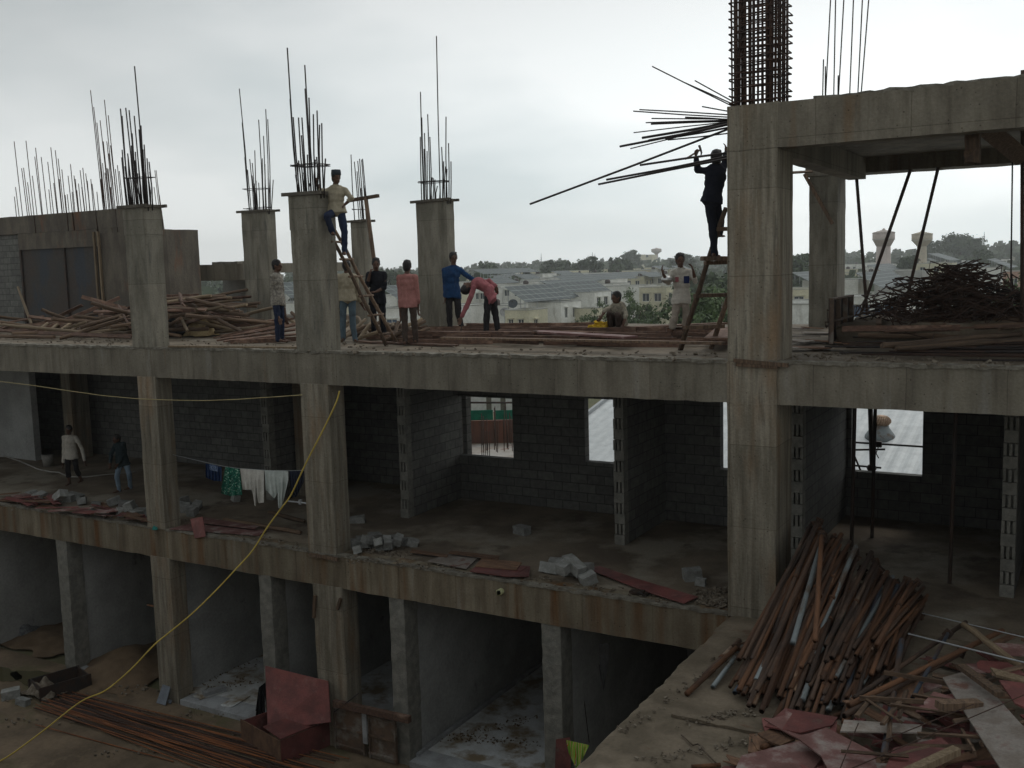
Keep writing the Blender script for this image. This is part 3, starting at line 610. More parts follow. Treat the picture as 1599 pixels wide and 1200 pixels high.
house(998, 447, 170, 7, 8, 'wide white house with a blotched upper wall behind the squatting worker', wins=[(1, 1.2, 3, 1.2)], wins2=[(2, 1.4, 3.8, 1.3)])
house(1040, 449, 158, 4.5, 9, 'cream house with brown stained wall beside the standing worker', cream_wall, wins=[(.5, 1.2, 3.4, 1.3), (2.5, 1.2, 3.4, 1.3)], wins2=[(1, 1.3, 3.4, 1.3)])
house(955, 437, 205, 8, 8, 'far white house under the long solar rack', arrays=[(862, 431, 195, 34, 3.6, 1.3)])
house(902, 423, 310, 9, 8, 'far cream terrace house with a row of small windows', cream_wall, wins=[(1, 1, 4, 1.2), (4, 1, 4, 1.2), (7, 1, 4, 1.2)])
house(847, 428, 265, 8, 8, 'far white terrace house left of the long solar rack', tank=True, arrays=[(782, 420, 255, 14, 3.6, 1.1)])
house(935, 421, 330, 7, 7, 'farthest beige terrace house before the dark trees', cream_wall, wins=[(1, 1, 4, 1.2), (3, 1, 4, 1.2)])
house(1008, 428, 270, 7, 8, 'far white house with low roof left of the standing worker', arrays=[(955, 426, 260, 22, 3.6, 1.1)])
house(762, 440, 215, 9, 8, 'far white house between the blue shirt and bending workers', arrays=[(735, 421, 220, 14, 3.4, 1.1), (735, 436, 200, 14, 3.4, 1.1)])
house(812, 442, 210, 7, 8, 'white house with black roof tank behind the tilted solar rack', tank=True)
house(655, 482, 118, 6.5, 6, 'white house with blue window between the pink shirt worker and the pillar', wins=[(1.6, 1.6, 3.0, 1.1)], pane=glass_blue, arrays=[(590, 447, 124, 13, 3.4, 1.8)])
house(735, 478, 122, 5.5, 6, 'white house behind the legs of the blue shirt worker', wins=[(1, .9, 3.4, 1.2), (3.4, .9, 3.4, 1.2)])
house(470, 474, 128, 8, 7, 'white house glimpsed between the two left pillars', arrays=[(424, 442, 130, 13, 3.2, 2.0)], wins=[(3, 1, 3.4, 1.2)])
house(388, 470, 150, 9, 7, 'white low house with pipes left of the slim pillar', wins=[(3, 1, 3, 1.2)], tank=True)
# right hand side
house(1415, 464, 112, 8.6, 7, 'white house with a row of blue windows behind the steel props', wins=[(.5, 1.7, 3.1, 1.5), (2.9, 1.9, 3.1, 1.5), (5.2, 2.2, 3.1, 1.5)], pane=glass_blue, par_h=1.2, tank=True)
house(1340, 437, 165, 9, 9, 'white house right of the rear pillar with a sagging solar rack', arrays=[(1236, 426, 165, 24, 4, 2.0), (1336, 427, 160, 30, 4, 2.4)])
house(1282, 476, 70, 5, 8, 'white parapet house close behind the gap right of the big pillar')
house(1270, 452, 130, 7, 8, 'white house between the big pillar and the rear pillar', cream_wall, wins=[(4.5, 1.3, 3.2, 1.4)])
house(1487, 411, 235, 8, 9, 'cream house with black solar roof left of the wire heap', cream_wall, wins=[(1, 1.2, 4, 1.2), (4, 1.2, 4, 1.2)], arrays=[(1448, 396, 240, 20, 5, 1.8)])
house(1528, 415, 205, 6, 8, 'white house above the middle of the wire heap', wins2=[(2, 1.3, 4, 1.3)], arrays=[(1508, 408, 205, 16, 4, 1.7)])
house(1562, 418, 180, 5.5, 9, 'white house with cream window bay above the wire heap', wins2=[(1, 1.4, 3.4, 1.4), (4, 1.4, 3.4, 1.4)], arrays=[(1541, 405, 185, 18, 4, 1.7)])
house(1606, 424, 150, 3.4, 8, 'salmon pink house at the right edge of the view', mat('salmon_paint', (.50, .32, .25), coord='World', bump=.1), wins=[(1, 1, 3.4, 1.2)])
house(1440, 424, 200, 9, 9, 'grey walled house with stepped roofs between the slanting props', roof_grey, arrays=[(1352, 414, 230, 30, 4, 1.6)])
# further rows of the same low terraces, each house on its own footing
rg = random.Random(11); rows = []
for D_, x0, x1, yc_, st in ((165, 585, 660, 462, 40), (190, 700, 960, 447, 44), (240, 440, 660, 440, 46), (245, 700, 1060, 434, 37), (300, 690, 1080, 427, 31), (370, 560, 660, 427, 30), (380, 800, 1075, 421, 27), (240, 1335, 1470, 424, 40), (310, 1335, 1599, 415, 36), (400, 1345, 1599, 409, 30)):
    x = x0
    while x < x1:
        rows.append((x+rg.uniform(-5, 5), yc_-(x-(x0+x1)/2)*.03+rg.uniform(-2.0, 2.0), D_*rg.uniform(.97, 1.05))); x += st*rg.uniform(.8, 1.3)
for i_, (x, y, D_) in enumerate(rows):
    w_, d_ = rg.uniform(5, 7.5), rg.uniform(5, 8); wn = [(.7, 1.1, rg.uniform(3.2, 3.8), 1.2), (2.9, 1.1, 3.5, 1.2)]
    P = far(x, y, D_); arr = [(x-rg.uniform(16, 26)*150/D_, y-rg.uniform(7, 11)*150/D_, D_*.985, rg.uniform(7, 12), 3.2, 1.1)] if rg.random() < .28 else []
    h_, _ = house(x, y, D_, w_, d_, 'small pale flat roofed house far out among the rows of terraces', white_wall if rg.random() < .72 else cream_wall, wins=wn, wins2=[(1, 1.1, 3.5, 1.2), (3.2, .9, 3.6, 1.2)], arrays=arr, tank=rg.random() < .5)
    h_['group'] = 'far rows of terrace houses'
# satellite dishes on the near roofs
for (px_, py_, D, lab) in ((801, 475, 122, 'dark satellite dish on the low roof, upper of the pair'), (788, 488, 121, 'pale satellite dish on the low roof, lower of the pair')):
    P = far(px_, py_, D); e = empty('satellite_dish', P-Vector((0, 0, .9)), lab, 'satellite dish')
    mb = MB(); ax = Vector((.35, -.8, .45)).normalized(); a1 = ax.orthogonal().normalized(); a2 = ax.cross(a1); rings = [(0, .0), (.25, .02), (.45, .07), (.58, .12)]
    vs = []; n = 16
    for r_, h_ in rings:
        for k in range(n): vs.append(P+ax*h_+(a1*math.cos(k*2*math.pi/n)+a2*math.sin(k*2*math.pi/n))*max(r_, .01))
    vs += [v-ax*.03 for v in vs]; b = 4*n
    fs = [(i*n+k, i*n+(k+1) % n, (i+1)*n+(k+1) % n, (i+1)*n+k) for i in range(3) for k in range(n)]; fs += [tuple(b+i for i in reversed(f)) for f in fs]
    fs += [(3*n+k, 3*n+(k+1) % n, b+3*n+(k+1) % n, b+3*n+k) for k in range(n)]
    mb.add(vs, fs, True); mb.build('dish', mat('dish_paint_dark', (.14, .16, .18), bump=0) if py_ < 480 else mat('dish_paint_pale', (.4, .4, .39), bump=0), e)
    mb = MB(); mb.tube([P-Vector((0, 0, 2.5)), P-Vector((0, 0, .05))], .05, 6); mb.build('mast', galv, e)
    mb = MB(); mb.tube([P-a2*.5+ax*.1, P+ax*.65], .02, 4); mb.ell(P+ax*.68, (.07, .07, .07)); mb.build('feed_arm', steel_dark, e)

# water towers
def water_tower(px_, ytop, yneck, D, dia, m, lab, shaft_w=.3):
    T = far(px_, ytop, D); N_ = far(px_, yneck, D); g = gz(T.x, T.y)-1; h = T.z-N_.z; r = dia/2
    e = empty('water_tower', (T.x, T.y, g), lab, 'water tower')
    c = lambda z: Vector((T.x, T.y, z)); z0, z1 = N_.z, T.z
    mb = MB(); mb.tube([c(z0), c(z0+.36*h), c(z0+.38*h), c(z0+.74*h)], [r*shaft_w*1.02, r*.97, r, r], 28); mb.build('tank', m, e)
    mb = MB(); mb.tube([c(z0+.742*h), c(z0+.78*h), c(z0+.9*h), c(z0+.92*h), c(z1)], [r*1.04, r*1.02, r*.25, r*.16, r*.1], 28); mb.build('roof', m, e)
    mb = MB(); mb.tube([c(z0+.37*h), c(z0+.40*h)], [r*1.03, r*1.03], 28); mb.build('gallery', roof_grey, e)
    mb = MB(); mb.tube([c(g), c(z0+.01)], [r*shaft_w*1.25, r*shaft_w], 16); mb.build('shaft', m, e)
wt1 = mat('pink_washed_concrete', (.55, .46, .42), (.47, .41, .37), .3, coord='World', bump=0, bscale=3); wt2 = mat('ochre_washed_concrete', (.50, .43, .32), (.42, .37, .28), .3, coord='World', bump=0, bscale=3)
water_tower(1380, 357, 385, 300, 6.3, wt1, 'pinkish conical water tower, left one of the pair behind the props', .64)
water_tower(1440, 360, 385, 330, 6.4, wt2, 'ochre conical water tower, right one of the pair behind the props', .46)
water_tower(1025, 387, 397, 900, 9, wt1, 'tiny faraway water tower on the wooded hill')
for (px_, y0, y1, D, lab) in ((845, 396, 415, 800, 'thin radio mast left of the twin masts on the horizon'), (925, 394, 414, 820, 'left of the twin thin masts above the distant trees'), (929, 396, 414, 830, 'right of the twin thin masts above the distant trees'), (1537, 362, 385, 600, 'thin mast above the hill near the right edge')):
    a, b = far(px_, y1, D), far(px_, y0, D); mb = MB(); a.z = gz(a.x, a.y)-1
    for k in range(3): mb.tube([a+Vector((1.2*math.cos(k*2.1), 1.2*math.sin(k*2.1), 0)), b], .14, 4)
    for k in range(12):
        f = k/12; p = a.lerp(b, f); r_ = 1.2*(1-f); mb.tube([p+Vector((r_, 0, 0)), p+Vector((-r_*.5, r_*.86, 1)), p+Vector((-r_*.5, -r_*.86, 0)), p+Vector((r_, 0, 1))], .08, 3)
    tag(mb.build('radio_mast', galv), lab, 'mast')
for px_, yc, D, lab in ((1000, 398, 750, 'beige block of flats on the wooded hill, left of the tiny tower'), (1018, 398, 780, 'pale block of flats beside the tiny tower on the hill')):
    house(px_, yc, D, 12, 10, lab, cream_wall, wins=[(2, 2, 4, 2), (7, 2, 4, 2)], name='apartment_block')

# white shed roof right behind the building
def shed_z(y): return -5.7+(y-12)*.20
def on_shed(x, y):
    d = ray(x, y); t = (-5.7-12*.20-CAM.z+.20*CAM.y)/(d.z-.20*d.y); return CAM+d*t
vx = on_shed(930, 640).x
sh = empty('metal_shed', (vx, 12, GZ-1), 'big shed with white corrugated metal roof behind the building, seen through the openings', 'shed')
mb = MB(); X1 = vx+34; nxs = 340; ys = [12, 31]
vs = []
for yv in ys:
    for i in range(nxs+1): vs.append((vx+34*i/nxs, yv, shed_z(yv)+(.02 if i % 4 in (1, 2) else -.005)))
vs += [(v[0], v[1], v[2]-.05) for v in vs]; nb = 2*(nxs+1)
fs = [(i, i+1, nxs+2+i, nxs+1+i) for i in range(nxs)]; fs += [tuple(nb+k for k in reversed(f)) for f in fs]
mb.add(vs, fs); mb.build('roof', roof_white, sh)
mb = MB()
for a, b in (((vx+.2, 12.2), (X1-.2, 12.4)), ((vx+.2, 30.6), (X1-.2, 30.8))): mb.bb(a[0], b[0], a[1], b[1], GZ-3, shed_z(a[1])-.08)
mb.build('wall', plaster, sh)
mb = MB(); mb.box((vx-.05, 21.5, shed_z(21.5)+.02), (.12, 19.6, .22), Matrix.Rotation(math.atan(.20), 3, 'X')); mb.build('verge_trim', galv, sh)
# roof ventilator
V_ = on_shed(1374, 683); tv_ = empty('roof_ventilator', V_, 'round metal turbine ventilator on a flared base on the white shed roof', 'ventilator'); s_ = (V_-CAM).length/FPX
mb = MB(); c = lambda z: V_+Vector((0, 0, z*s_)); mb.tube([c(-5), c(3), c(6), c(14), c(18)], [22*s_, 21*s_, 19*s_, 13*s_, 12*s_], 20); mb.build('base', pipe_grey, tv_)
mb = MB(); n = 26
for k in range(n):
    a = k*2*math.pi/n; pts = []
    for f in range(6):
        t = f/5; rr = (9+6*math.sin(t*math.pi))*s_; aa = a+.35*t; pts.append(V_+Vector((rr*math.cos(aa), rr*math.sin(aa), (17+14*t)*s_)))
    mb.tube(pts, 1.0*s_, 4)
mb.tube([c(17), c(24), c(31)], [8.5*s_, 13.5*s_, 9*s_], 18); mb.tube([c(30), c(31.5), c(33)], [10*s_, 10*s_, 2*s_], 18); mb.build('turbine_head', mat('tarnished_brass', (.42, .30, .20), (.3, .2, .14), 6, rough=.45, metal=.5), tv_)

# neighbouring construction seen through the left rear opening
NB = empty('neighbouring_site', far(762, 700, 30), 'neighbouring half built slab with red shutters and green net, seen through the rear opening', 'building')
def nf(x, y, D): return far(x, y, D)
def quadwall(name, x0, x1, y0, y1, D, m, th=.15, par=NB):
    a, b = far(x0, y1, D), far(x1, y1, D); t = far(x0, y0, D); d = Vector((b.x-a.x, b.y-a.y, 0)); mb = MB()
    mb.panel((a.x, a.y, a.z), d.normalized(), d.length, t.z-a.z, th, []); return mb.build(name, m, par)
quadwall('shutter_wall', 690, 830, 658, 694, 36, mat('rust_red_shutters', (.17, .075, .05), (.11, .06, .045), 1.5, coord='World', stretch=(3, 3, .5), bump=.2))
mb = MB(); a = [far(690, 760, 24), far(850, 760, 24), far(870, 692, 36), far(690, 692, 36)]; z = far(760, 693, 36).z
mb.add([(p.x, p.y, z) for p in a]+[(p.x, p.y, z-.2) for p in a], [(0, 1, 2, 3), (7, 6, 5, 4), (0, 4, 5, 1), (1, 5, 6, 2), (2, 6, 7, 3), (3, 7, 4, 0)]); mb.build('slab', mat('pale_fresh_slab', (.46, .44, .41), (.34, .30, .26), 1.2, coord='World', bump=.2, stain=((.22, .10, .07), 2, (1, 1, 1), .58, .7)), NB)
net = mat('green_safety_net', (.02, .22, .13), (.015, .16, .10), 5, rough=.8, bump=.3)
quadwall('safety_net', 700, 770, 642, 658, 37, net, .05); quadwall('safety_net', 772, 830, 641, 658, 37.2, net, .05)
quadwall('rear_facade', 690, 820, 612, 645, 40, white_wall)
for x in (728, 760, 782): quadwall('column', x, x+8, 606, 648, 38.5, concrete_up)
mb = MB()
for k in range(22): x = 702+U(0, 110); a = far(x, 694+U(-1, 14), U(31, 35)); mb.tube([a, a+Vector((U(-.05, .05), 0, U(.5, 1.5)))], .014, 4)
for k in range(5): x = 752+k*3; a = far(x, 705, 30); a.z = z; mb.tube([a, a+Vector((.02, 0, 1.4))], .013, 4)
o = mb.build('rebar', rebar_m, NB); o['kind'] = 'stuff'
mb = MB(); a, b = far(694, 629, 36), far(830, 629, 36); mb.tube([a, b], .035, 5); mb.build('scaffold_rail', steel_dark, NB)

# ------------------------------------------------------------------ trees
def crown_mesh(name, seed, n_cl, n_lf, rad, size, m, flat=1.0):
    rg = random.Random(seed); vs = []; fs = []
    for c in range(n_cl):
        while True:
            p = Vector((rg.uniform(-1, 1), rg.uniform(-1, 1), rg.uniform(-.8, 1)))
            if .35 < p.length < 1: break
        k = 1+.28*mnoise.noise(p*2.1+Vector((seed, 0, 0)))
        c0 = Vector((p.x*rad[0], p.y*rad[1], p.z*rad[2]*flat))*k; cr_ = rg.uniform(.12, .24)*rad[0]
        for l in range(n_lf):
            d = Vector((rg.gauss(0, 1), rg.gauss(0, 1), rg.gauss(0, .7)))*.55*cr_; q_ = c0+d
            nrm = (d+Vector((rg.uniform(-.6, .6), rg.uniform(-.6, .6), .5))*cr_).normalized(); a = nrm.orthogonal().normalized(); a.rotate(Quaternion(nrm, rg.uniform(0, 6.28))); b = nrm.cross(a)
            s = size*rg.uniform(.6, 1.3); i = len(vs); vs += [q_-a*s*.5, q_+b*s*.28, q_+a*s*.6, q_-b*s*.28]; fs.append((i, i+1, i+2, i+3))
    mb = MB(); mb.v = [tuple(v) for v in vs]; mb.f = fs; mb.sm = [False]*len(fs); me = mb.mesh(name); me.materials.append(m); return me
def trunk_mesh(name, seed, h, r, rad):
    rg = random.Random(seed); mb = MB(); top = Vector((rg.uniform(-.3, .3), rg.uniform(-.3, .3), h)); mb.tube([(0, 0, -.5), (0.05, 0, h*.4), top], [r*1.3, r, r*.7], 8)
    for k in range(7):
        a = k*.9+rg.uniform(0, .4); e = top+Vector((rad[0]*.75*math.cos(a), rad[1]*.75*math.sin(a), rad[2]*rg.uniform(.3, 1.4))); mb.tube([top*rg.uniform(.75, 1), top.lerp(e, .5)+Vector((0, 0, .3)), e], [r*.5, r*.3, r*.1], 5)
    me = mb.mesh(name); me.materials.append(bark); return me
protos = []
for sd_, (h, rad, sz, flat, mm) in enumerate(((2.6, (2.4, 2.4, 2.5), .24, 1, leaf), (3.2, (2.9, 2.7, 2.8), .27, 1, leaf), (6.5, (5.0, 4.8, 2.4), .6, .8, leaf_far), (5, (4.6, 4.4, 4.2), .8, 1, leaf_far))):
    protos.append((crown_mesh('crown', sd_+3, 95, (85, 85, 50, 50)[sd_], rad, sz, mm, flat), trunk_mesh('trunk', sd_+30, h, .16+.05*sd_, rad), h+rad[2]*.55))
def tree(px_, ytop, D, k, s, lab, grp=None, cat='tree', zoff=None):
    P = far(px_, ytop, D); g = gz(P.x, P.y) if zoff is None else zoff
    cm, tm, ch = protos[k]; full = ch+(2.3, 2.6, 2.1, 4.2)[k]
    s = max(.3, (P.z-g)/full) if s is None else s
    e = empty('tree', (P.x, P.y, P.z-full*s), lab, cat, grp, U(0, 6))
    e.scale = (s*U(.8, 1.0), s*U(.8, 1.0), s)
    c = bpy.data.objects.new('crown', cm); link(c, e); c.location = (0, 0, ch)
    t = bpy.data.objects.new('trunk', tm); link(t, e)
for a in ((988, 462, 112, 0, None, 'bushy green tree just behind the squatting worker'), (1006, 486, 100, 0, None, 'low green bush tree right of the squatting worker'), (936, 480, 112, 0, None, 'slim green tree left of the squatting worker'),
          (1100, 462, 62, 1, None, 'leafy green tree behind the ladder platform'), (1128, 440, 78, 1, None, 'tall green tree by the big pillar behind the ladder'), (1112, 486, 50, 0, None, 'low bright green shrub behind the ladder rails'), (1150, 478, 55, 1, None, 'green tree mostly hidden behind the big pillar'), (1140, 430, 110, 3, None, 'dark green tree beside the big pillar, behind the others'), (1085, 428, 150, 3, None, 'dark green tree behind the standing worker'),
          (1250, 400, 190, 3, None, 'dark green tree between the big pillar and the rear pillar'), (1590, 440, 95, 0, None, 'green shrub tree at the right edge above the wire heap'), (1575, 455, 80, 0, None, 'small green shrub tree right of the wire heap'),
          (1500, 366, 430, 2, None, 'spreading flat crowned tree standing high on the right hill'), (1520, 375, 430, 3, None, 'rounded tree right of the flat crowned one on the hill'), (1420, 402, 250, 3, None, 'olive green tree below the right water tower'), (1533, 392, 300, 3, None, 'dark tree above the wire heap houses'), (1455, 378, 450, 3, None, 'dark tree right of the ochre water tower'),
          (918, 403, 330, 3, None, 'tall dark tree rising above the far terrace houses'), (862, 408, 340, 3, None, 'round dark tree left of the far terrace houses'), (880, 409, 350, 3, None, 'dark tree just left of the far terrace houses'), (760, 410, 330, 3, None, 'dark tree above the bending worker'), (968, 404, 340, 3, None, 'broad dark tree left of the hill flats'), (985, 392, 560, 3, None, 'large hazy tree on the hill crest'), (1065, 398, 400, 3, None, 'dark tree just left of the standing worker\'s head'), (612, 424, 240, 3, None, 'dark tree left of the pink shirt worker'), (640, 428, 220, 3, None, 'dark tree behind the pink shirt worker'), (590, 422, 260, 3, None, 'dark tree behind the pole holder')):
    tree(*a)
# the wooded skyline: nobody could count it
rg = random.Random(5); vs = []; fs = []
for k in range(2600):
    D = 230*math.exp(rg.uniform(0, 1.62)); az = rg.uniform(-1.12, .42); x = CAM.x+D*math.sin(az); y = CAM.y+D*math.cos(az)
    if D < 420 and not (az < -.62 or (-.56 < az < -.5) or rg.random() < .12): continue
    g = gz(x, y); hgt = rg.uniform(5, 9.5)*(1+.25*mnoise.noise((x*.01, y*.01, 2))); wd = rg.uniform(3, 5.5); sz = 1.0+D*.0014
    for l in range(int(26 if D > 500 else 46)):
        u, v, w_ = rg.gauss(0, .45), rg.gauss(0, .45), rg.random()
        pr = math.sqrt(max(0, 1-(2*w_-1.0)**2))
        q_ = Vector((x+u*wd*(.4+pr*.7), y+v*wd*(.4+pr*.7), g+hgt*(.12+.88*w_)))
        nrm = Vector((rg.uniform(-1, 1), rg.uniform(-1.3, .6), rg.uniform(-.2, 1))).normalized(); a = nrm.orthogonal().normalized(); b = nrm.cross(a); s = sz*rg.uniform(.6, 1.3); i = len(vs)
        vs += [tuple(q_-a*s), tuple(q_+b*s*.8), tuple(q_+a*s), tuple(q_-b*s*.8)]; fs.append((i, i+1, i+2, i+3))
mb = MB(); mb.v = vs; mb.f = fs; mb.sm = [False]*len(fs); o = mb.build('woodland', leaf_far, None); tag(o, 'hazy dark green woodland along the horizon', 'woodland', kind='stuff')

# ------------------------------------------------------------------ loose things on and around the building
def stick_proto(name, m, r, n=8, hollow=False, wob=0, sides=None, seed=1):
    """unit length stick along +Z, later scaled to length"""
    rg = random.Random(seed); mb = MB(); k = 6 if wob else 1
    pts = [(rg.uniform(-wob, wob), rg.uniform(-wob, wob), i/k) for i in range(k+1)]
    if sides:                                        # sawn timber
        a, b = sides; vs = []; 
        for i, p in enumerate(pts):
            for sx, sy in ((-1, -1), (1, -1), (1, 1), (-1, 1)): vs.append((p[0]+sx*a/2*rg.uniform(.93, 1.04), p[1]+sy*b/2*rg.uniform(.93, 1.04), p[2]))
        fs = [(i*4+j, i*4+(j+1) % 4, i*4+4+(j+1) % 4, i*4+4+j) for i in range(len(pts)-1) for j in range(4)]+[(3, 2, 1, 0), tuple(len(vs)-4+j for j in range(4))]
        mb.add(vs, fs)
    elif hollow:
        p0, p1 = Vector((0, 0, 0)), Vector((0, 0, 1)); i_ = r*.78
        mb.tube([(0, 0, .035), (0, 0, 0), (0, 0, 0), (0, 0, 1), (0, 0, 1), (0, 0, .965)], [i_, i_, r, r, i_, i_], n)
    else: mb.tube(pts, [r*rg.uniform(.88, 1.1) for _ in pts], n)
    me = mb.mesh(name); me.materials.append(m); return me
def stick(name, me, p0, p1, label=None, cat=None, group=None, roll=None, par=None):
    o = bpy.data.objects.new(name, me); link(o, par); d = Vector(p1)-Vector(p0); o.location = p0
    o.rotation_mode = 'QUATERNION'; o.rotation_quaternion = quat_z(d) @ Quaternion((0, 0, 1), U(0, 6.28) if roll is None else roll); o.scale = (1, 1, d.length)
    return tag(o, label, cat, group)
def board_between(mb, p0, p1, w, th, up=(0, 0, 1)):
    p0, p1 = Vector(p0), Vector(p1); d = (p1-p0).normalized(); s = Vector(up).cross(d).normalized(); u = d.cross(s)
    Rm = Matrix((d, s, u)).transposed(); return mb.box((p0+p1)/2, ((p1-p0).length, w, th), Rm)

# heap of steel props and pipes on the terrace
pipes = {}
for k, m in (('r', pipe_rust), ('b', pipe_brown), ('g', pipe_grey), ('u', pipe_blue)):
    pipes[k] = [stick_proto('pipe', m, r, 10, True) for r in (.024, .030, .034)]
flange = MB(); flange.box((0, 0, .002), (.11, .11, .010)); fl_me = flange.mesh('end_plate'); fl_me.materials.append(pipe_brown)
collar_ = MB(); collar_.tube([(0, 0, 0), (0, 0, .05)], .042, 10); co_me = collar_.mesh('collar'); co_me.materials.append(pipe_rust)
LABP = {'r': ('orange rusty steel pipe in the big leaning heap', 'rusty pipes heaped on the terrace'), 'b': ('dull brown steel pipe in the big leaning heap', 'brown pipes heaped on the terrace'),
        'g': ('grey galvanised steel pipe in the big leaning heap', 'grey pipes heaped on the terrace'), 'u': ('worn blue painted pipe in the big leaning heap', 'blue pipes heaped on the terrace')}
def lerp(a, b, f): return a+(b-a)*f
def pl(pts, u):
    f = u*(len(pts)-1); i = min(int(f), len(pts)-2); f -= i; return lerp(pts[i][0], pts[i+1][0], f), lerp(pts[i][1], pts[i+1][1], f)
LOW0 = [(1128, 1086), (1200, 1112), (1262, 1126), (1325, 1120), (1392, 1052)]
LOW1 = [(1168, 1008), (1215, 960), (1262, 972), (1325, 1010), (1385, 990)]
TOP = [(1262, 798), (1292, 826), (1345, 852), (1400, 890), (1450, 925)]
def pipe(p0, p1, kind, label=None, grp=True):
    g = LABP[kind]; o = stick('steel_pipe', random.choice(pipes[kind]), p0, p1, label or g[0], 'pipe', None if label else g[1]); L_ = (Vector(p1)-Vector(p0)).length
    if U(0, 1) < .35: c = bpy.data.objects.new('end_plate', fl_me); link(c, o); c.location = (0, 0, 1); c.scale = (1, 1, 1/L_)
    if U(0, 1) < .35: c = bpy.data.objects.new('collar', co_me); link(c, o); c.location = (0, 0, U(.45, .62)); c.scale = (1, 1, 1/L_)
    return o
NP = 190
for i in range(NP):
    v = (i/NP)**1.35; u = U(0, 1)**.9
    lx, ly = pl(LOW0, u); hx, hy = pl(LOW1, u); lx, ly = lerp(lx, hx, v)+U(-14, 14), lerp(ly, hy, v)+U(-12, 12)
    ut = min(1, max(0, u*.96+U(-.05, .05))); tx, ty = pl(TOP, ut); tx += U(-8, 8); ty += U(-4, 55*(1-v)+16)
    p0 = on(lx, ly, S1+.05+.42*v)
    yt = .35+.35*ut+U(-.1, .15)+(.28 if ut < .15 else 0)
    p1 = at(tx, ty, yt)
    p1.z = max(p1.z-.25*(1-v), S1+.08+.5*v); 
    if p1.x < .86 and p1.y > -.1: p1.x = .86+U(0, .06)
    pipe(p0, p1, random.choices('rbgu', (56, 34, 7, 3))[0])
# the singular ones on top of the heap
for (a, b, za, yb, k, lab) in (((1238, 1005), (1282, 850), -3.1, .15, 'g', 'pale whitish pipe standing out on the pipe heap beside the pillar'), ((1273, 1001), (1283, 838), -3.08, .2, 'r', 'orange rusty pipe crossing upright over the middle of the heap'),
        ((1113, 1073), (1160, 1010), S1+.05, -1.6, 'g', 'short grey pipe lying loose at the left foot of the heap'), ((1072, 1084), (1150, 1012), S1+.04, -1.8, 'r', 'leftmost thin rusty pipe lying flat below the heap'), ((1100, 1055), (1155, 1000), S1+.04, -1.5, 'b', 'dark brown pipe lying flat left of the heap'),
        ((1325, 1102), (1565, 985), -3.42, .0, 'r', 'long brown pipe lying across the heap to the right'), ((1318, 1118), (1500, 1020), -3.45, -.9, 'b', 'dark pipe lying just below the long brown pipe'), ((1335, 1090), (1508, 972), -3.46, .1, 'b', 'worn pipe lying behind the long brown pipe'), ((1190, 1168), (1325, 1110), S1+.1, -2.6, 'r', 'rusty pipe stub poking out under the red boards'),
        ((1380, 1180), (1408, 1000), -3.6, -1.1, 'u', 'dark blue pipe leaning at the right end of the heap'), ((1425, 1090), (1480, 990), -3.45, -.5, 'u', 'bluish grey pipe end poking up among the scrap boards')):
    pipe(on(*a, za), at(*b, yb), k, lab)
o = stick('steel_rod', stick_proto('rod', galv, .011, 8), on(1418, 990, -3.30), on(1640, 1045, -3.32), 'long pale metal rod lying over the scrap towards the right edge', 'rod')
o = stick('steel_rod', stick_proto('rod', galv, .008, 8), on(1440, 958, -3.4), on(1640, 1005, -3.4), 'thin shiny wire rod behind the pale metal rod', 'rod')
o = stick('timber_pole', stick_proto('pole', wood_pale, .042, 10, wob=.01), on(1505, 975, -3.4), on(1610, 1055, -3.42), 'pale round wooden pole lying behind the scrap boards at right', 'pole')

# broken shuttering boards by the pipes
def shard(cx_, cy_, z, L_, W_, th, yaw, m, label, grp, tx=0, ty=0, jag_=.12, name='board'):
    rg = random; n = 5; top = []
    for i in range(n+1): top.append((-L_/2+L_*i/n, -W_/2*(1+rg.uniform(-jag_, jag_)*.35)))
    ends = [(L_/2*(1+rg.uniform(-jag_, jag_)), -W_/4), (L_/2*(1+rg.uniform(-jag_, jag_)), W_/4)]
    pts = top+ends+[(L_/2-L_*i/n, W_/2*(1+rg.uniform(-jag_, jag_)*.35)) for i in range(n+1)]+[(-L_/2*(1+rg.uniform(-jag_, jag_)), W_/4), (-L_/2*(1+rg.uniform(-jag_, jag_)), -W_/4)]
    k = len(pts); mb = MB(); mb.add([(x, y, th/2) for x, y in pts]+[(x, y, -th/2) for x, y in pts], [tuple(range(k)), tuple(2*k-1-i for i in range(k))]+[(i+k, (i+1) % k+k, (i+1) % k, i) for i in range(k)])
    o = mb.build(name, m, None, local=True); o.location = (cx_, cy_, z); o.rotation_euler = (tx, ty, yaw); return tag(o, label, 'board', grp)
kinds = [(ply_red, 'dark red broken shuttering board in the scrap heap', 'red scrap boards beside the pipes'), (ply_pink, 'faded pink broken board in the scrap heap', 'pink scrap boards beside the pipes'), (ply_brown, 'bare brown splintered board in the scrap heap', 'brown scrap boards beside the pipes'), (ply_grey, 'cement smeared grey board in the scrap heap', 'grey scrap boards beside the pipes')]
cnt = 0
for i in range(330):
    if cnt >= 85: break
    x, y = U(1180, 1640), U(1000, 1230)
    edge = 1125 if x < 1330 else lerp(1105, 985, min(1, (x-1330)/180))
    if y < edge+12: continue
    cnt += 1; v = cnt/85; z = S1+.02+.26*v*min(1, (x-1160)/160); P = on(x, y, z); k = random.choices(kinds, (38, 12, 36, 10))[0]
    big = U(0, 1) < .35
    shard(P.x, P.y, P.z, U(.5, 1.0) if big else U(.35, .8), U(.24, .42) if big else U(.06, .16), U(.010, .022), U(0, 3.14), *k, tx=U(-.16, .16), ty=U(-.16, .16), jag_=.22)
lath = [stick_proto('lath', wood, .02, sides=(.05, .025), seed=s_) for s_ in range(3)]
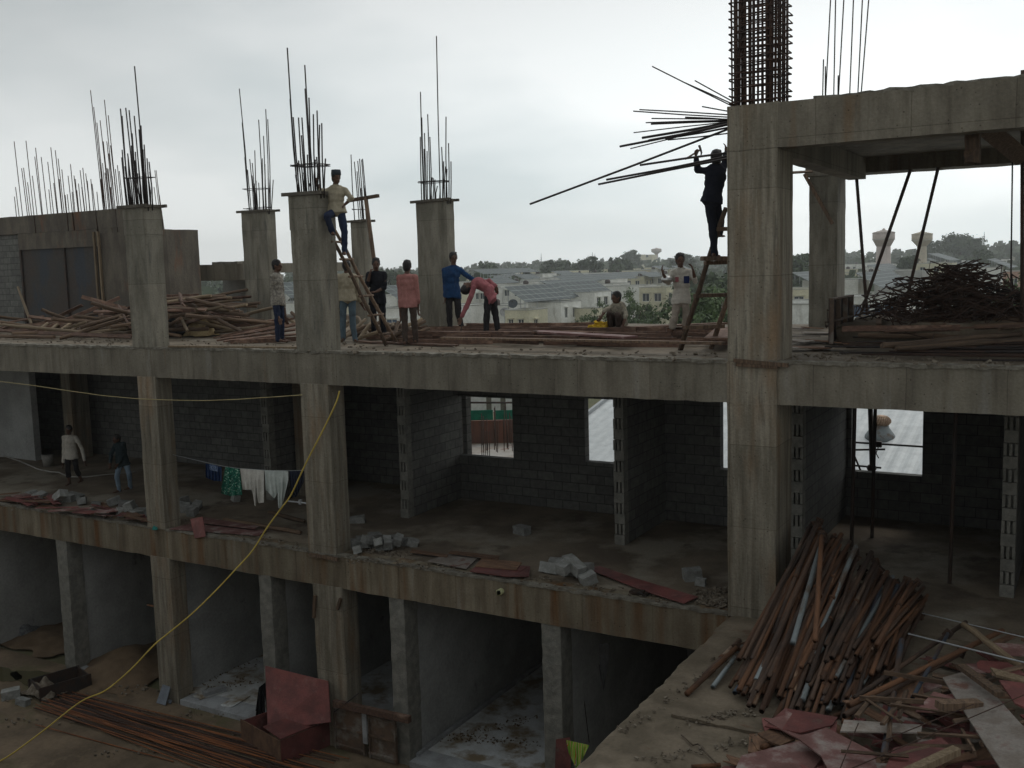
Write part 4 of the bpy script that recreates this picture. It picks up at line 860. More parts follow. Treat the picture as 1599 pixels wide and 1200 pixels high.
for i in range(26):
    x, y = U(1340, 1600), U(1020, 1190); 
    if y < lerp(1115, 985, min(1, (x-1330)/180)): continue
    P = on(x, y, -3.40+U(0, .06)); a = U(0, 6.28); d = Vector((math.cos(a), math.sin(a), U(-.1, .1)))*U(.25, .5)
    stick('timber_lath', random.choice(lath), P-d, P+d, 'thin splintered brown lath in the scrap heap', 'lath', 'laths in the scrap heap')
def quadboard(pix, z, th, m, label, zs=None, name='board'):
    P = [on(x, y, (zs[i] if zs else z)) for i, (x, y) in enumerate(pix)]; mb = MB(); n = len(P)
    nn_ = (P[1]-P[0]).cross(P[2]-P[0]).normalized(); nn_ = nn_ if nn_.z > 0 else -nn_
    mb.add(P+[p-nn_*th for p in P], [tuple(range(n)), tuple(2*n-1-i for i in range(n))]+[(i+n, (i+1) % n+n, (i+1) % n, i) for i in range(n)])
    o = mb.build(name, m); return tag(o, label, 'board')
quadboard([(1472, 1058), (1518, 1046), (1612, 1150), (1625, 1212), (1570, 1212)], 0, .02, ply_grey, 'long grey cement smeared board sloping across the scrap at right', [-3.30, -3.28, -3.24, -3.26, -3.28])
quadboard([(1560, 1062), (1612, 1068), (1612, 1110), (1585, 1098)], -3.24, .02, ply_red, 'bright red board end at the right edge of the scrap')
quadboard([(1546, 1042), (1612, 1060), (1612, 1068), (1556, 1054)], -3.22, .03, wood_pale, 'pale plank end above the bright red board')
quadboard([(1194, 1134), (1226, 1106), (1308, 1120), (1300, 1132), (1250, 1144)], -3.60, .016, ply_red, 'dark red board lying at the lower ends of the pipes')
quadboard([(1130, 1240), (1158, 1180), (1284, 1148), (1286, 1180), (1240, 1240)], -3.56, .016, ply_pink, 'large faded pink board at the bottom edge beside the earth')
quadboard([(1245, 1152), (1290, 1136), (1365, 1175), (1372, 1215), (1300, 1215), (1282, 1180)], -3.44, .016, ply_pink, 'torn mauve board overlapping the faded pink board')
quadboard([(1378, 1212), (1395, 1168), (1470, 1152), (1490, 1170), (1455, 1212)], -3.38, .016, ply_red, 'bright red board low in the middle of the scrap heap')
quadboard([(1430, 1110), (1458, 1080), (1494, 1090), (1470, 1112)], -3.36, .016, ply_pink, 'small squarish pinkish white board in the scrap middle')
quadboard([(1312, 1142), (1318, 1124), (1440, 1132), (1438, 1144)], -3.48, .016, ply_grey, 'narrow pale grey strip of board left in the scrap')
o = MB(); board_between(o, on(1412, 1210, -3.3), on(1494, 1172, -3.3), .09, .07); tag(o.build('timber_beam', wood_pale), 'yellowish square timber beam at the bottom of the scrap', 'timber')
o = MB(); board_between(o, on(1465, 1102, -3.24), on(1530, 1100, -3.28), .12, .08); tag(o.build('timber_block', wood), 'stubby brown timber block on the scrap boards', 'timber')
o = MB(); board_between(o, on(1500, 1040, -3.18), on(1562, 1085, -3.16), .1, .05); tag(o.build('timber_beam', wood), 'dark brown timber lying on the grey smeared board', 'timber')
wire_me = stick_proto('wire', rebar_m, .006, 5)
for a, b, lab in (((1330, 1200), (1600, 1085), 'long thin rusty rod lying diagonally over the scrap'), ((1360, 1165), (1520, 1100), 'shorter thin rusty rod over the scrap'), ((1310, 1205), (1340, 1130), 'thin rusty rod end at the pink boards')):
    stick('thin_rod', wire_me, on(*a, -3.36), on(*b, -3.2), lab, 'rod')
stick('steel_pipe', pipes['r'][0], on(1080, 1198, S1+.03), on(1125, 1195, S1+.03), 'short rusty pipe stub on the earth at the bottom edge', 'pipe')
# bent wire and rubbish on the terrace earth
mb = MB(); mb.tube([on(x, y, S1+.03) for x, y in ((1064, 1148), (1082, 1164), (1090, 1162), (1102, 1176), (1118, 1192))], .009, 5); tag(mb.build('twig', bark), 'bent dark twig lying on the bare terrace earth', 'twig')
def chips(name, label, pts, n, size, m, z, sm=(1.4, 1)):
    mb = MB(); 
    for i in range(n):
        (x0, y0), (x1, y1) = random.choice(pts); f = U(0, 1); P = on(lerp(x0, x1, f)+U(-12, 12), lerp(y0, y1, f)+U(-7, 7), z); s = size*U(.3, 1.2)
        mb.box(P+Vector((0, 0, s*.2)), (s*U(.7, sm[0]), s*U(.5, sm[1]), s*U(.25, .7)), Quaternion(Vector((U(-1, 1), U(-1, 1), U(-1, 1))).normalized(), U(0, 1.2)).to_matrix())
    o = mb.build(name, m); tag(o, label, 'rubble', kind='stuff'); return o
rub = mat('crushed_mortar', (.23, .195, .15), (.12, .095, .07), 11, coord='World', bump=.6)
chips('gravel', 'loose chips and crumbs over the bare terrace earth', [((960, 1150), (1160, 1010)), ((1000, 1190), (1190, 1150)), ((1060, 1130), (1180, 1110))], 230, .035, rub, S1+.02)
chips('gravel', 'rubble of mortar and brick bits at the foot of the big pillar', [((1085, 935), (1135, 945)), ((1095, 928), (1132, 925))], 170, .06, rub, S1+.01)
chips('gravel', 'mortar crumbs along the middle floor edge', [((545, 872), (700, 890)), ((700, 885), (1060, 940)), ((280, 815), (480, 858)), ((20, 790), (230, 812)), ((560, 855), (660, 870))], 420, .045, rub, S1+.008)
chips('gravel', 'mortar crumbs along the upper slab edge', [((0, 528), (230, 537)), ((260, 536), (560, 545)), ((540, 546), (1130, 560)), ((1240, 556), (1590, 570))], 420, .05, rub, S2+.008)
chips('gravel', 'scattered bits and stones over the brown yard', [((0, 1130), (380, 1110)), ((150, 1180), (400, 1150)), ((0, 1090), (240, 1075))], 240, .05, rub, GZ+.015)
chips('gravel', 'dirt and leaves strewn over the white shop floors', [((290, 1085), (400, 1060)), ((680, 1160), (840, 1120)), ((300, 1065), (400, 1030)), ((700, 1150), (850, 1165))], 420, .032, mat('brown_litter', (.22, .16, .10), (.12, .085, .05), 9, coord='World'), FZ+.008)
mb = MB(); mb.rbox(on(1050, 1118, S1).x, on(1050, 1118, S1).x+2.1, on(1050, 1118, S1).y-.05, on(1050, 1118, S1).y+.05, S1+.0, S1+.035, .08, .02, 5); o = mb.build('mortar_curb', slab_dirt, B)

# loose concrete blocks along the middle floor edge
bl_me = []
for s_ in range(5):
    rg = random.Random(s_+40); mb = MB(); mb.rbox(-.19, .19, -.1, .1, -.095, .095, .095, .012, 7+s_); me = mb.mesh('block'); me.materials.append(cblock); bl_me.append(me)
def blk(P, label, grp=None, s=1, tilt=.25, name='concrete_block'):
    o = bpy.data.objects.new(name, random.choice(bl_me)); link(o); o.location = P; o.rotation_euler = (U(-tilt, tilt), U(-tilt, tilt), U(0, 6.28)); o.scale = (s*U(.7, 1.05), s, s*U(.85, 1)); return tag(o, label, 'block', grp)
def blocks(px_list, z, label, grp, s=1, tilt=.3):
    for (x, y, lv) in px_list: blk(on(x, y, z+.09*s+lv*.17*s), label, grp, s, tilt if not lv else .5)
blocks([(548, 848, 0), (562, 846, 0), (576, 850, 0), (590, 852, 0), (603, 846, 0), (618, 842, 0), (632, 846, 0), (585, 838, 0), (600, 855, 0), (612, 850, 0), (645, 848, 0), (590, 848, 1), (604, 846, 1), (622, 843, 1), (558, 858, 0), (575, 843, 1)], S1, 'grey loose block in the pile just right of the middle pillar foot', 'block pile right of the middle pillar', .75)
blocks([(860, 887, 0), (878, 889, 0), (896, 891, 0), (912, 888, 0), (886, 878, 0), (870, 880, 0), (884, 884, 1), (898, 884, 1), (918, 904, 0)], S1, 'grey broken block in the small pile before the block wall end', 'block pile before the wall end', .95)
blk(on(1081, 897, S1+.1), 'single grey block lying on the floor near the big pillar', None, 1.1, .1); blk(on(1094, 909, S1+.07), 'small block stub standing beside the single grey block', None, .6, .1)
blocks([(50, 772, 0), (62, 776, 0), (92, 780, 0), (105, 778, 0), (118, 776, 0), (128, 782, 0), (95, 774, 1)], S1, 'grey block on the left middle floor by the walking man', 'blocks by the walking man', .95)
blocks([(150, 790, 0), (195, 788, 0), (205, 795, 0), (212, 802, 0), (190, 800, 0), (202, 790, 1), (178, 783, 0), (222, 800, 0)], S1, 'grey block among boards left of the left pillar', 'blocks left of the left pillar', .95)
blocks([(278, 790, 0), (288, 795, 0), (296, 790, 0), (306, 792, 0), (284, 782, 0), (300, 800, 0)], S1, 'grey block on the floor just right of the left pillar', 'blocks right of the left pillar', .9)
blk(on(368, 778, S1+.08), 'pale stone lying below the green patterned cloth', None, .8); blk(on(815, 828, S1+.08), 'low grey lump lying on the inner floor below the rear opening', None, 1.0, .1); blk(on(558, 812, S1+.06), 'grey block deep on the floor right of the middle pillar', None, .8)
blk(on(17, 1084, GZ+.09), 'grey block lying on the mud at the far left', None, 1.2, .08); blk(on(36, 1096, GZ+.06), 'flat grey block beside the other block on the mud', None, .8, .08)
# boards along the middle floor edge
quadboard([(918, 888), (936, 884), (1002, 906), (1090, 932), (1068, 942), (1005, 922)], S1+.06, .014, ply_red, 'long pinkish red board lying along the floor edge left of the big pillar')
quadboard([(668, 876), (702, 864), (745, 872), (728, 888)], S1+.05, .015, ply_grey, 'pale cement coated board lying flat on the floor edge')
for pix, mm_, lab in (([(734, 892), (748, 880), (828, 884), (826, 900), (790, 900)], ply_red, 'dark red board lowest in the small stack on the floor edge'), ([(742, 884), (752, 872), (815, 878), (806, 890)], ply_brown, 'brown board in the middle of the small stack on the floor edge'), ([(768, 880), (775, 874), (822, 886), (812, 892)], ply_red, 'short red board on top of the small stack'), ([(700, 864), (704, 860), (780, 868), (778, 873)], ply_brown, 'thin brown slat behind the pale cement board'), ([(640, 862), (644, 858), (700, 866), (698, 870)], ply_brown, 'thin brown slat left of the pale cement board')):
    quadboard(pix, S1+U(.05, .12), .014, mm_, lab)
quadboard([(264, 826), (296, 818), (418, 828), (404, 836)], S1+.04, .015, ply_pink, 'wide faded pink board on the floor edge right of the left pillar')
quadboard([(296, 814), (320, 808), (404, 822), (398, 826)], S1+.09, .012, ply_pink, 'pale pink board overlapping the wide one by the left pillar')
mb = MB(); a, b = at(297, 812, -.03), at(322, 838, -.09); n_ = Vector((0, -1, .3)).normalized(); P4 = [at(297, 811, .02), at(316, 807, .02), at(321, 838, -.06), at(304, 841, -.06)]; mb.add(P4+[p+Vector((0, .016, -.01)) for p in P4], [(0, 3, 2, 1), (4, 5, 6, 7), (0, 1, 5, 4), (1, 2, 6, 5), (2, 3, 7, 6), (3, 0, 4, 7)]); tag(mb.build('board', ply_red), 'short bright red board hanging over the floor edge', 'board')
pole_me = [stick_proto('pole', wood, .045, 8, wob=.012, seed=s_) for s_ in range(3)]; pole_red = [stick_proto('pole', wood_red, .05, 4, sides=(.095, .032), wob=.006, seed=s_) for s_ in range(3)]
stick('timber_pole', pole_me[0], on(350, 812, S1+.05), on(470, 832, S1+.05), 'dark round pole lying on the floor left of the middle pillar', 'pole')
stick('timber_pole', pole_me[1], on(420, 800, S1+.05), on(475, 815, S1+.05), 'short brown pole beside the middle pillar on the floor', 'pole')
for i in range(34):
    x = U(10, 232); y = lerp(776, 808, x/230)+U(-9, 7); P = on(x, y, S1+.03+U(0, .12)); a = U(-.5, .5); k = random.choice((ply_red, ply_brown, ply_pink))
    shard(P.x, P.y, P.z, U(.4, 1.1), U(.08, .2), .015, a, k, {'red_film_plywood': 'red splinter board among rubble left of the left pillar', 'bare_brown_plywood': 'brown splinter board among rubble left of the left pillar', 'faded_pink_plywood': 'pink splinter board among rubble left of the left pillar'}[k.name], {'red_film_plywood': 'red boards on the left floor edge', 'bare_brown_plywood': 'brown boards on the left floor edge', 'faded_pink_plywood': 'pink boards on the left floor edge'}[k.name], U(-.1, .1), U(-.12, .12), .2)
mb = MB(); mb.box(on(998, 926, S1+.03), (.3, .12, .05)); mb.box(on(1000, 924, S1+.08), (.12, .1, .04)); tag(mb.build('scrap_bracket', steel_dark), 'small dark metal scrap on the floor edge below the long red board', 'scrap')

# timber heap on the upper left slab
def hgt(px_): return .10+.80*math.exp(-((px_-300)/75)**2)+.35*math.exp(-((px_-190)/50)**2)
GT = ('weathered brown pole in the timber heap on the upper left slab', 'poles in the left timber heap'); GR = ('reddish sawn plank in the timber heap on the upper left slab', 'planks in the left timber heap'); GB = ('pale bamboo pole in the timber heap on the upper left slab', 'bamboo in the left timber heap')
bam_me = [stick_proto('pole', wood_pale, .038, 8, wob=.008, seed=s_) for s_ in range(3)]
for i in range(190):
    x = random.choice((U(10, 200), U(160, 380), U(170, 370), U(270, 420))); y0 = U(503, 530) if x < 170 else U(492, 530)
    Yc = U(2.0, 5.4); f = random.random(); P = at(x, 520, Yc); z = .05+f*hgt(x); a = random.gauss(0, .38)+(.0 if U(0, 1) < .75 else 1.1); L_ = U(1.0, 3.0)
    d = Vector((math.cos(a), math.sin(a), random.gauss(0, .13)))*L_/2
    if P.x-abs(d.x) < -25: continue
    z = max(z, abs(d.z)+.05); c = Vector((P.x, Yc, z)); k = random.random()
    if -13.6 < P.x < -11.2 and Yc < 2.6: continue
    me, g = (random.choice(pole_me), GT) if k < .45 else (random.choice(pole_red), GR) if k < .82 else (random.choice(bam_me), GB)
    stick('timber_pole' if g is not GR else 'plank', me, c-d, c+d, g[0], 'pole' if g is not GR else 'plank', g[1])
for a, b, za, zb, lab in (((266, 480), (373, 516), .85, .1, 'long pale pole sloping down across the timber heap'), ((252, 473), (330, 462), .75, 1.05, 'dark pole rising over the top of the timber heap'), ((262, 492), (336, 486), .6, .75, 'brown plank lying across the front of the timber heap')):
    stick('timber_pole', bam_me[0], at(*a, 3.0), at(*b, 3.4), lab, 'pole')
for i in range(5):                                     # row of short offcuts laid slanting
    a = at(58+i*17, 518, 1.9); stick('timber_offcut', bam_me[i % 3], a, at(74+i*18, 505, 2.4), 'short pale timber offcut laid slanting on the upper left slab edge', 'timber', 'row of slanting offcuts')
for a, b, Y0, Y1, m_, lab in (((0, 507), (160, 522), 1.7, 1.6, bam_me, 'long pale pole at the far left along the slab edge'), ((0, 525), (85, 527), 1.2, 1.2, pole_me, 'dark round log at the left end of the slab edge'), ((60, 520), (205, 526), 1.5, 1.1, pole_red, 'long reddish plank towards the left pillar'), ((100, 514), (135, 503), 1.8, 2.1, bam_me, 'thin pale pole crossing the slanting offcuts')):
    stick('timber_pole', m_[0], at(*a, Y0), at(*b, Y1), lab, 'pole')
for i, (a, b, za, zb) in enumerate((((335, 528), (462, 497), .06, .5), ((345, 526), (462, 507), .06, .35), ((340, 531), (462, 515), .05, .25), ((350, 533), (464, 522), .05, .15), ((360, 534), (464, 530), .05, .1))):
    stick('plank', pole_red[i % 3], on(*a, za), at(*b, on(*a, za).y+.3+.1*i), 'reddish plank fanned out behind the man by the middle pillar', 'plank', 'fan of planks by the middle pillar')
o = MB(); board_between(o, on(266, 541, .04), on(466, 543, .04), .14, .035); tag(o.build('plank', wood_pale), 'long pale plank lying on the edge between the left pillars', 'plank')
def cloth_patch(P, w, d, h, label, m, name='cloth', seed=0):
    mb = MB(); n = 12; vs = []
    for j in range(n+1):
        for i in range(n+1):
            u, v = i/n-.5, j/n-.5; q_ = Vector((u*2.3, v*2.3, seed)); e = 1-min(1, 1.9*math.hypot(u, v))
            vs.append(P+Vector((u*w*(1+.4*mnoise.noise(q_*1.3)), v*d*(1+.4*mnoise.noise(q_*1.7+Vector((5, 0, 0)))), max(.01, h*e*(1+.9*mnoise.noise(q_*2.2))+.06*min(1, e*5)*abs(mnoise.noise(q_*4))))))
    vs += [v-Vector((0, 0, .012)) for v in vs]; N_ = (n+1)**2
    fs = [(j*(n+1)+i, j*(n+1)+i+1, (j+1)*(n+1)+i+1, (j+1)*(n+1)+i) for j in range(n) for i in range(n)]; fs += [tuple(N_+k for k in reversed(f)) for f in fs]
    mb.add(vs, fs, True); return tag(mb.build(name, m), label, name.replace('_', ' '))
cloth_patch(on(312, 524, .02), .9, .6, .5, 'crumpled straw coloured sack on the timber heap', cloth('jute', (.50, .39, .22), (.38, .28, .15)), 'sack', 1)
cloth_patch(on(275, 524, .02), 1.0, .7, .4, 'dark crumpled tarpaulin beside the straw coloured sack', cloth('black_sheet', (.03, .032, .035)), 'tarpaulin', 4)

# planks strewn over the middle of the upper slab
GP = ('reddish shuttering plank lying among the planks on the middle slab', 'planks on the middle slab')
for i in range(64):
    x = random.choice((U(560, 1130), U(690, 1130), U(700, 1000))); y = U(516, 541) if x > 690 else U(528, 541); L_ = U(1.2, 3.4); P = on(x, y, .03); a = random.gauss(.02, .12)
    if P.y < 1.3: continue
    d = Vector((math.cos(a), math.sin(a), random.gauss(0, .012)))*L_/2; z = .03+.10*(i % 4)/3*1.2+abs(d.z)
    if P.x+d.x > -.1: continue
    if P.x-d.x < -8.2 and P.y > 5.5: continue
    stick('plank', random.choice(pole_red), Vector((P.x, P.y, z))-d, Vector((P.x, P.y, z))+d, GP[0], 'plank', GP[1], roll=math.pi/2+U(-.1, .1) if U(0, 1) < .3 else U(-.08, .08))
for a, b, w, m_, lab in (((655, 519), (840, 519), .2, wood_red, 'long pale edged plank behind the bending worker'), ((838, 518), (985, 527), .32, ply_pink, 'broad faded pink board in the middle of the slab'), ((690, 528), (1130, 536), .16, wood, 'longest grey plank running to the foot of the ladder'), ((985, 512), (1132, 505), .22, wood_red, 'red plank running behind the standing worker'), ((1118, 530), (1136, 512), .4, wood_red, 'short wide red plank against the big pillar')):
    o = MB(); board_between(o, on(*a, .2), on(*b, .2), w, .035); tag(o.build('plank', m_), lab, 'plank')
# debris at the ladder-side pillar: offcut heap behind the men
for i in range(40):
    x = U(478, 630); P = on(x, U(518, 534), .03); a = U(0, 3.14); L_ = U(.4, 1.1); e = U(.0, .5); d = Vector((math.cos(a)*math.cos(e), math.sin(a)*math.cos(e), math.sin(e)))*L_
    if P.x < -7.1 and P.y < .9 or P.y < 1.2: continue
    stick('timber_offcut', random.choice(pole_me+bam_me), P, P+d+Vector((0, 0, .03)), 'brown timber offcut in the jumble behind the men by the bamboo ladder', 'timber', 'offcuts behind the men')
for i in range(12):
    x, y = U(1238, 1300), U(512, 545); P = on(x, y, .03+U(0, .05)); shard(P.x, P.y, P.z, U(.4, .9), U(.08, .3), .015, U(-.6, .6), random.choice((ply_brown, wood, ply_grey)), 'scrap of board on the slab between the big pillar and the rear pillar', 'scraps between the right pillars', U(-.06, .06), U(-.06, .06))
# right bay: door frames, bars, boards
rb_long = [stick_proto('bar', rebar_m, .011, 6), stick_proto('bar', rebar_d, .014, 6)]
for i in range(70):
    y = U(.5, 3.6); x0 = U(1.0, 4.0); L_ = U(2.5, 5.5); a = random.gauss(0, .05); d = Vector((math.cos(a), math.sin(a), .01))*L_; c = Vector((x0, y, .03+U(0, .1)))
    stick('rebar', random.choice(rb_long), c, c+d, 'long rusty bar lying on the floor of the right bay', 'rebar', 'bars on the right bay floor')
for i in range(34):
    y = U(2.6, 7.4); x0 = U(.9, 3.2); L_ = U(1.5, 3.2); a = random.gauss(.1, .2); d = Vector((math.cos(a), math.sin(a), U(-.02, .06)))*L_; c = Vector((x0, y, .06+U(0, .26)))
    stick('timber_pole', random.choice(pole_me+pole_red[:1]), c, c+d, 'dark timber piece lying in the shaded right bay', 'timber', 'timber in the right bay')
for a, b, z in (((1378, 541), (1600, 520), .2), ((1400, 545), (1600, 530), .16), ((1560, 512), (1600, 510), .3)):
    stick('timber_pole', pole_me[1], on(*a, z), on(*b, z), 'long rounded log at the front of the right bay', 'log', 'logs at the right bay front')
quadboard([(1335, 517), (1348, 506), (1376, 494), (1376, 505), (1362, 517)], 0, .02, wood, 'slanting pale board propped in the right bay', [.12, .2, .42, .36, .15])
fr = empty('steel_shutter_panel', at(1300, 535, 3.2), 'dark ribbed steel shutter panel standing upright beside the rear pillar', 'shutter panel')
a, b = at(1294, 534, 3.0), at(1326, 534, 4.6); zt = at(1294, 468, 3.0).z; d = (b-a); d.z = 0; d.normalize(); nrm = Vector((d.y, -d.x, 0)); Ln = (Vector((b.x, b.y, 0))-Vector((a.x, a.y, 0))).length; Rm = Matrix((d, -nrm, Vector((0, 0, 1)))).transposed()
mid = Vector(((a.x+b.x)/2, (a.y+b.y)/2, .0))
mb = MB(); mb.box(mid+Vector((0, 0, .02+zt/2)), (Ln, .01, zt), Rm); mb.build('skin_plate', steel_dark, fr)
for f in (-.5, -.17, .17, .5): mb = MB(); mb.box(mid+d*Ln*f*.97+nrm*.04+Vector((0, 0, .02+zt/2)), (.03, .07, zt), Rm); mb.build('rib', form_rust, fr)
for f in (.02, .5, .98): mb = MB(); mb.box(mid+nrm*.042+Vector((0, 0, .02+zt*f)), (Ln+.04, .066, .03), Rm); mb.build('rail', form_rust, fr)
# raised mound with the heap of bent stirrups
ring_me = []
for s_ in range(6):
    rg = random.Random(s_+9); w, h = rg.uniform(.32, .5), rg.uniform(.5, .75); mb = MB(); b_ = lambda: rg.uniform(-.02, .02)
    mb.tube([(-w/2+b_(), -h/2, b_()), (w/2, -h/2+b_(), b_()), (w/2+b_(), h/2, b_()), (-w/2, h/2+b_(), b_()), (-w/2+b_(), -h/2-.03, .02), (-w/2+.08, -h/2+.06, .03)], .010, 5, smooth=False); me = mb.mesh('stirrup'); me.materials.append(rebar_m); ring_me.append(me)
HC = at(1495, 480, 4.6)
for i in range(280):
    r_ = random.gauss(0, 1); rr = min(1.9, abs(r_)*.85); an = U(0, 6.28); X_, Y_ = HC.x+rr*math.cos(an)*1.08, HC.y+rr*math.sin(an)*.7; hh = 1.08*max(0, 1-(rr/2.0)**1.3)
    o = bpy.data.objects.new('stirrup', random.choice(ring_me)); link(o); o.location = (X_, Y_, .18+hh*U(.25, 1)); tl = U(-.5, .5); o.rotation_euler = (math.sin(an)*-.5*min(1, rr)+tl, math.cos(an)*.5*min(1, rr)+U(-.4, .4), U(0, 6.28)); tag(o, 'bent rebar stirrup in the tangled dark heap in the right bay', 'stirrup', 'tangled heap of stirrups')
for i in range(26):
    an = U(-.3, .5); P = HC+Vector((U(-1.2, 1.2), U(-.5, .8), 0)); z = .25+.9*max(0, 1-abs(P.x-HC.x)/1.9)*U(.6, 1.05); s_ = 1 if P.x > HC.x else -1; d = Vector((s_*math.cos(an), math.sin(an), -.28))*U(.7, 1.3); stick('rebar', rb_long[1], Vector((P.x, P.y, z)), Vector((P.x, P.y, max(z, .3)))+d*.9, 'loose bent bar lying over the heap of stirrups', 'rebar', 'bars over the stirrup heap')
mb = MB(); mb.rbox(HC.x-1.7, XR-.3, HC.y-1.2, HC.y+1.3, .0, .30, .16, .09, 1.6); tag(mb.build('rubble_mound', slab_dirt), 'low mound of dark earth and rubble under the stirrup heap', 'rubble')
# steel props under the rear roof beam
pr_me = stick_proto('pipe', steel_dark, .034, 8)
for a, b, Yp, lab in (((1353, 476), (1337, 272), 7.5, 'left dark steel prop under the rear roof beam, leaning slightly left'), ((1350, 474), (1422, 268), 7.4, 'middle dark steel prop slanting right under the rear beam'), ((1412, 484), (1465, 266), 7.4, 'right dark steel prop slanting under the rear beam')):
    t = at(*b, Yp); t.z = 3.14; bt = at(*a, Yp); e = stick('steel_prop', pr_me, bt.lerp(t, -.12) if bt.z > .45 else bt, t, lab, 'prop'); c = bpy.data.objects.new('end_plate', fl_me); link(c, e); c.location = (0, 0, .996); c.scale = (1.3, 1.3, .3)
stick('steel_prop', pipes['b'][1], at(1596, 520, 4.0), at(1597, 110, 4.0), 'upright brown post at the extreme right edge', 'post')
mb = MB(); mb.tube([at(1578, 505, 6.0), at(1579, 400, 6.0), at(1581, 250, 6.0)], .014, 6); tag(mb.build('hanging_cable', rebar_d), 'thin dark cable hanging from the roof beam near the right edge', 'cable')
for a, b, Y0, Y1, w, lab in (((1256, 272), (1300, 350), 7.5, 7.45, .07, 'broken strip of timber hanging beside the rear pillar head'), ((1236, 270), (1268, 268), 6, 7.3, .05, 'thin batten sticking out under the roof beam')):
    mb = MB(); board_between(mb, at(*a, Y0), at(*b, Y1), w, .03, up=(0, 1, 0)); tag(mb.build('timber_strip', wood), lab, 'timber')
mb = MB(); p = at(1519, 207, .5); mb.rbox(p.x-.09, p.x+.09, .42, .55, 2.62, 3.0, .06, .03, 8); tag(mb.build('hanging_board', wood), 'splintered board hanging down under the roof beam', 'board')
mb = MB(); board_between(mb, at(1540, 200, .6), at(1600, 250, 2.2), .25, .04, up=(0, 1, .3)); tag(mb.build('shutter_board', wood), 'wide dark board still stuck under the right roof', 'board')
# steel props standing inside the right middle room
for (x, y, Yp) in ((1330, 812, 4.2), (1483, 905, 2.9), (1362, 800, 5.2)):
    b_ = on(x, y, S1+.01); b_ = Vector((at(x, y, Yp).x, Yp, S1)); stick('steel_prop', pr_me, b_, b_+Vector((.04, .02, 3.62)), {1330: 'slim prop standing in the dark room left of its window', 1483: 'slim prop standing in the dark room right of its window', 1362: 'thick prop seen against the bright rear opening'}[x], 'prop')
for (x0, y0, x1, y1, lab) in ((1331, 691, 1442, 698, 'upper thin scaffold rail across the bright rear opening'), (1331, 703, 1382, 702, 'short second rail across the bright rear opening'), (1331, 727, 1376, 731, 'lowest short rail across the bright rear opening'), (1331, 705, 1346, 740, 'slanting brace across the bright rear opening')):
    mb = MB(); mb.tube([at(x0, y0, 7.2), at(x1, y1, 7.2)], .022, 6); tag(mb.build('scaffold_rail', steel_dark), lab, 'rail')
mb = MB(); mb.box(at(1372, 694, 7.15), (.12, .08, .12)); mb.tube([at(1372, 697, 7.12), at(1368, 708, 7.1), at(1372, 716, 7.1)], .012, 5); tag(mb.build('scaffold_clamp', steel_dark), 'dark scaffold clamp with dangling strap in the bright rear opening', 'clamp')
mb = MB(); mb.tube([at(1359, 637, 7.0), at(1361, 700, 7.0), at(1362, 742, 7.0)], .05, 8); mb.ell(at(1361, 731, 7.0), (.1, .1, .08)); tag(mb.build('scaffold_post', steel_dark), 'thick dark scaffold post standing outside the bright rear opening', 'post')

# ladders
def ladder(name, rails, rungs, m, label, rr=.035, plank=False):
    e = empty(name, rails[0][0], label, 'ladder')
    for a, b in rails:
        mb = MB(); pts = [Vector(a).lerp(Vector(b), f)+Vector((U(-.012, .012), U(-.012, .012), 0)) for f in (0, .2, .4, .6, .8, 1)]; mb.tube(pts, [rr*1.1, rr, rr*1.05, rr*.95, rr, rr*.85], 8); mb.build('rail', m, e)
    for f in rungs:
        a = Vector(rails[0][0]).lerp(Vector(rails[0][1]), f); b = Vector(rails[1][0]).lerp(Vector(rails[1][1]), f); d = (b-a).normalized(); mb = MB()
        if plank: board_between(mb, a-d*.05, b+d*.08, .12, .06)
        else: mb.tube([a-d*.12, b+d*.12], .022, 6)
        mb.build('rung', wood if plank else m, e)
    return e
r1 = (on(1062, 547, .0), at(1133, 325, 1.05)); off = Vector((.42, .34, 0))
ladder('timber_ladder', [r1, (r1[0]+off, r1[1]+off)], (.17, .4, .63, .86), wood, 'rough timber ladder with plank rungs leaning on the big right pillar', .042, True)
mb = MB(); board_between(mb, at(1096, 404, 1.02), at(1138, 404, 1.25), .22, .07); tag(mb.build('platform_board', wood), 'short thick plank the dark clothed man stands on', 'plank')
c1 = (on(604, 541, .0), at(507, 350, .30)); off2 = Vector((-.12, .34, 0))
ladder('bamboo_ladder', [c1, (c1[0]+off2+Vector((.04, .1, 0)), c1[1]+off2)], (.1, .26, .42, .58, .72, .86), wood, 'bamboo ladder leaning on the middle pillar below the man in the cap', .034)
# T-shaped wooden prop held by the dark clothed man
TP = empty('timber_prop', on(598, 527, .0), 'dark wooden prop with a cross bar held upright by a man', 'prop')
mb = MB(); a, b = on(598, 527, .0), at(571, 309, on(598, 527, 0).y-.1); mb.tube([a, a.lerp(b, .5)+Vector((.02, 0, 0)), b], .045, 8); mb.build('post', wood, TP)
mb = MB(); board_between(mb, at(543, 314, b.y-.03), at(591, 306, b.y+.05), .08, .07); mb.build('cross_bar', wood, TP)

